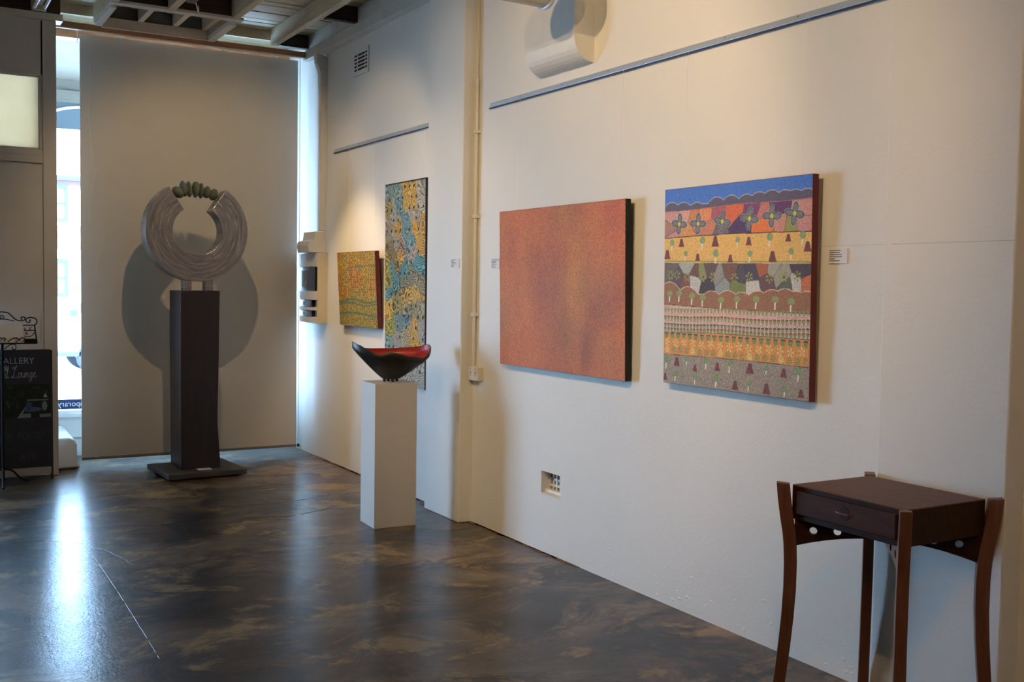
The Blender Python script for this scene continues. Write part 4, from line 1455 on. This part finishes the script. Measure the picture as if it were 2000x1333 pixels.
# fluorescent batten and track spots
fl_ = thing('fluorescent_batten', 'old twin tube batten fitting on the ceiling above the partition', 'lamp', (0.955, 8.0, 3.50))
MB().box(-0.022, 0.022, -0.62, 0.60, 0.045, 0.085).build('housing', MAT['trimwhite'], fl_, bevel=0.004)
for x in (-0.034, 0.034):
    MB().cyl((x, -0.58, 0.028), (x, 0.56, 0.028), 0.013, 12).build('tube', MAT['diffuser'], fl_)
for y in (-0.60, 0.575):
    MB().box(-0.048, 0.048, y - 0.012, y + 0.012, 0.008, 0.05).build('end_cap', MAT['trimwhite'], fl_, bevel=0.003)
MB().box(-0.02, 0.02, -0.3, 0.3, 0.085, 0.101).build('fixing_block', MAT['trimwhite'], fl_)


def track_spot(label, loc, aim, group=None):
    t = thing('track_spotlight', label, 'spotlight', loc, group='black ceiling spotlights')
    d = (Vector(aim) - Vector(loc)).normalized()
    q = d.to_track_quat('Z', 'Y')
    o = MB().lathe([(0.012, -0.16), (0.034, -0.155), (0.038, -0.06), (0.050, -0.02), (0.054, 0.0), (0.046, 0.0), (0.03, -0.05)], 20).build('head', MAT['black'], t)
    o.rotation_euler = q.to_euler()
    p = d * -0.08
    MB().tube([(p.x, p.y, p.z), (p.x, p.y, p.z + 0.10), (p.x, p.y, 3.60 - loc[2])], 0.009, 8).build('arm', MAT['black'], t)
    return t


track_spot('black spotlight hanging from the ceiling track near the framed opening', (1.79, 6.86, 3.385), (2.25, 9.2, 1.7))
trk = thing('light_track', 'short black lighting track under the ceiling joist by the opening', 'track', (1.84, 7.55, 3.575))
MB().box(-0.018, 0.018, -0.85, 0.30, 0.0, 0.026).build('rail', MAT['black'], trk)
MB().box(-0.03, 0.03, -0.10, 0.16, -0.075, -0.004).build('transformer', MAT['black'], trk, bevel=0.004)
MB().tube(spline([(0.0, 0.16, -0.03), (0.05, 0.22, -0.05), (0.09, 0.30, -0.10), (0.12, 0.42, -0.02)], 6), 0.004, 6).build('flex', MAT['cord'], trk)
track_spot('black spotlight at the top edge right of the lighting track', (1.93, 7.02, 3.55), (2.2, 8.4, 3.0))

# ------------------------------------------------------------------ outside the window
pav = tag(MB().box(-8, 10, 9.95, 14.0, -0.20, -0.06).build('footpath', MAT['path']), 'pale footpath outside the shop window', 'pavement', kind='structure')
rd = tag(MB().box(-40, 60, 14.0, 46, -0.35, -0.18).build('road', MAT['road']), 'sunlit pale road outside the window', 'road', kind='structure')
ver = thing('verandah', 'cream lined street verandah with a shaded valance and white iron arch outside the window', 'verandah', (2.0, 10.06, 3.26))
MB().box(-7, 8, 0.0, 2.95, 0.52, 0.58).build('soffit', MAT['soffit'], ver)
mb = MB().box(-7, 8, 2.90, 3.00, 0.36, 0.58).box(-7, 8, 2.86, 2.90, 0.30, 0.40).box(-7, 8, 2.88, 2.98, 0.27, 0.36)
mb.build('beam', MAT['soffit'], ver)
MB().box(-7, 8, 2.93, 2.96, -0.02, 0.27).build('valance', MAT['verandah'], ver)  # darkened by colour for its shaded room-facing side
arc = [(-0.02 + 0.62 * math.cos(R(a)), 2.915, -0.09 + 0.33 * math.sin(R(a))) for a in range(10, 171, 8)]
MB().tube(arc, 0.016, 6).build('iron_arch', MAT['white'], ver)

bld = thing('corner_building', 'two storey white and red brick building across the street', 'building', (6.0, 45.0, -0.3))
MB().box(-14, 14, 0.0, 6.0, 0.0, 5.55).build('wall', MAT['render'], bld)
MB().box(-14.2, 14.2, -0.25, 6.2, 5.68, 5.86).build('gutter', MAT['bluepaint'], bld)
MB().box(-14.1, 14.1, -0.08, 6.1, 5.50, 5.68).build('brick_course', MAT['brick'], bld)
bk = MB().box(-0.24, 0.24, -0.05, 0.0, 0.0, 0.078)
bko = None
for r_ in range(10):
    for i in range(12):
        x = -2.6 + i * 0.52 + (0.26 if r_ % 2 else 0)
        if bko is None:
            bko = bk.build('brick', MAT['brick'], bld)
            bko.location = (x, 0, 3.0 + r_ * 0.094)
        else:
            copy_part(bko, 'brick', bld, (x, 0, 3.0 + r_ * 0.094))
for r_ in range(7):
    for i in range(12):
        x = -2.6 + i * 0.52 + (0.26 if r_ % 2 else 0)
        copy_part(bko, 'brick', bld, (x, 0, 0.25 + r_ * 0.094))
for x in (-5.3, -0.62, 3.6):
    for z in (1.13, 4.05):
        wn = MB()
        wn.box(x - 0.62, x - 0.50, -0.09, 0.0, z, z + 1.5).box(x + 0.50, x + 0.62, -0.09, 0.0, z, z + 1.5).box(x - 0.5, x + 0.5, -0.09, 0.0, z, z + 0.14).box(x - 0.5, x + 0.5, -0.09, 0.0, z + 1.36, z + 1.5).box(x - 0.5, x + 0.5, -0.07, 0.0, z + 0.72, z + 0.78)
        wo = wn.build('window', MAT['bluepaint'], bld)
        MB().box(x - 0.5, x + 0.5, -0.03, -0.005, z + 0.14, z + 1.36).build('pane', MAT['farglass'], wo)

# parked car: x along its length, nose to the right
car = thing('car', 'white car parked across the street seen past the panel', 'car', (1.93, 21.2, -0.18))
side = [(-2.1, .35), (-2.15, .75), (-2.0, 1.02), (-1.5, 1.12), (-1.1, 1.48), (0.25, 1.52), (1.0, 1.10), (1.75, .95), (2.05, .72), (2.1, .35)]
MB().prism(side, lambda p, t_: (p[0], (-0.85 + 1.7 * t_) * (0.80 if p[1] > 1.2 else 1.0), p[1])).build('body', MAT['carpaint'], car, bevel=0.05, seg=3)
MB().prism([(-1.35, 1.10), (-1.02, 1.42), (0.20, 1.45), (0.86, 1.08)], lambda p, t_: (p[0], (-0.84 - 0.012 + 0.02 * t_) * (0.83 if p[1] > 1.2 else 1.0) - (0.0), p[1])).build('side_glass', MAT['carglass'], car)
MB().prism([(0.29, 1.50), (0.98, 1.10)], lambda p, t_: (p[0] + 0.03, -0.66 + 1.32 * t_, p[1] + 0.02)).build('windscreen', MAT['carglass'], car) if False else None
MB().box(0.78, 0.92, -1.0, -0.84, 1.06, 1.20).build('mirror', MAT['bluepaint'], car, bevel=0.03)
MB().box(-2.05, 2.05, -0.87, -0.845, 0.34, 0.42).build('sill_trim', MAT['bluepaint'], car)
for x in (-1.3, 1.25):
    for y in (-0.80, 0.62):
        wl = MB().lathe([(0.05, 0), (0.30, 0.0), (0.33, 0.03), (0.33, 0.16), (0.30, 0.19), (0.05, 0.19)], 28, 'y', (x, y - 0.07, 0.33)).build('wheel', MAT['tyre'], car)
        MB().lathe([(0.02, -0.004), (0.19, -0.004), (0.19, 0.01)], 20, 'y', (x, y - 0.075, 0.33)).build('hub_cap', MAT['alu'], wl)
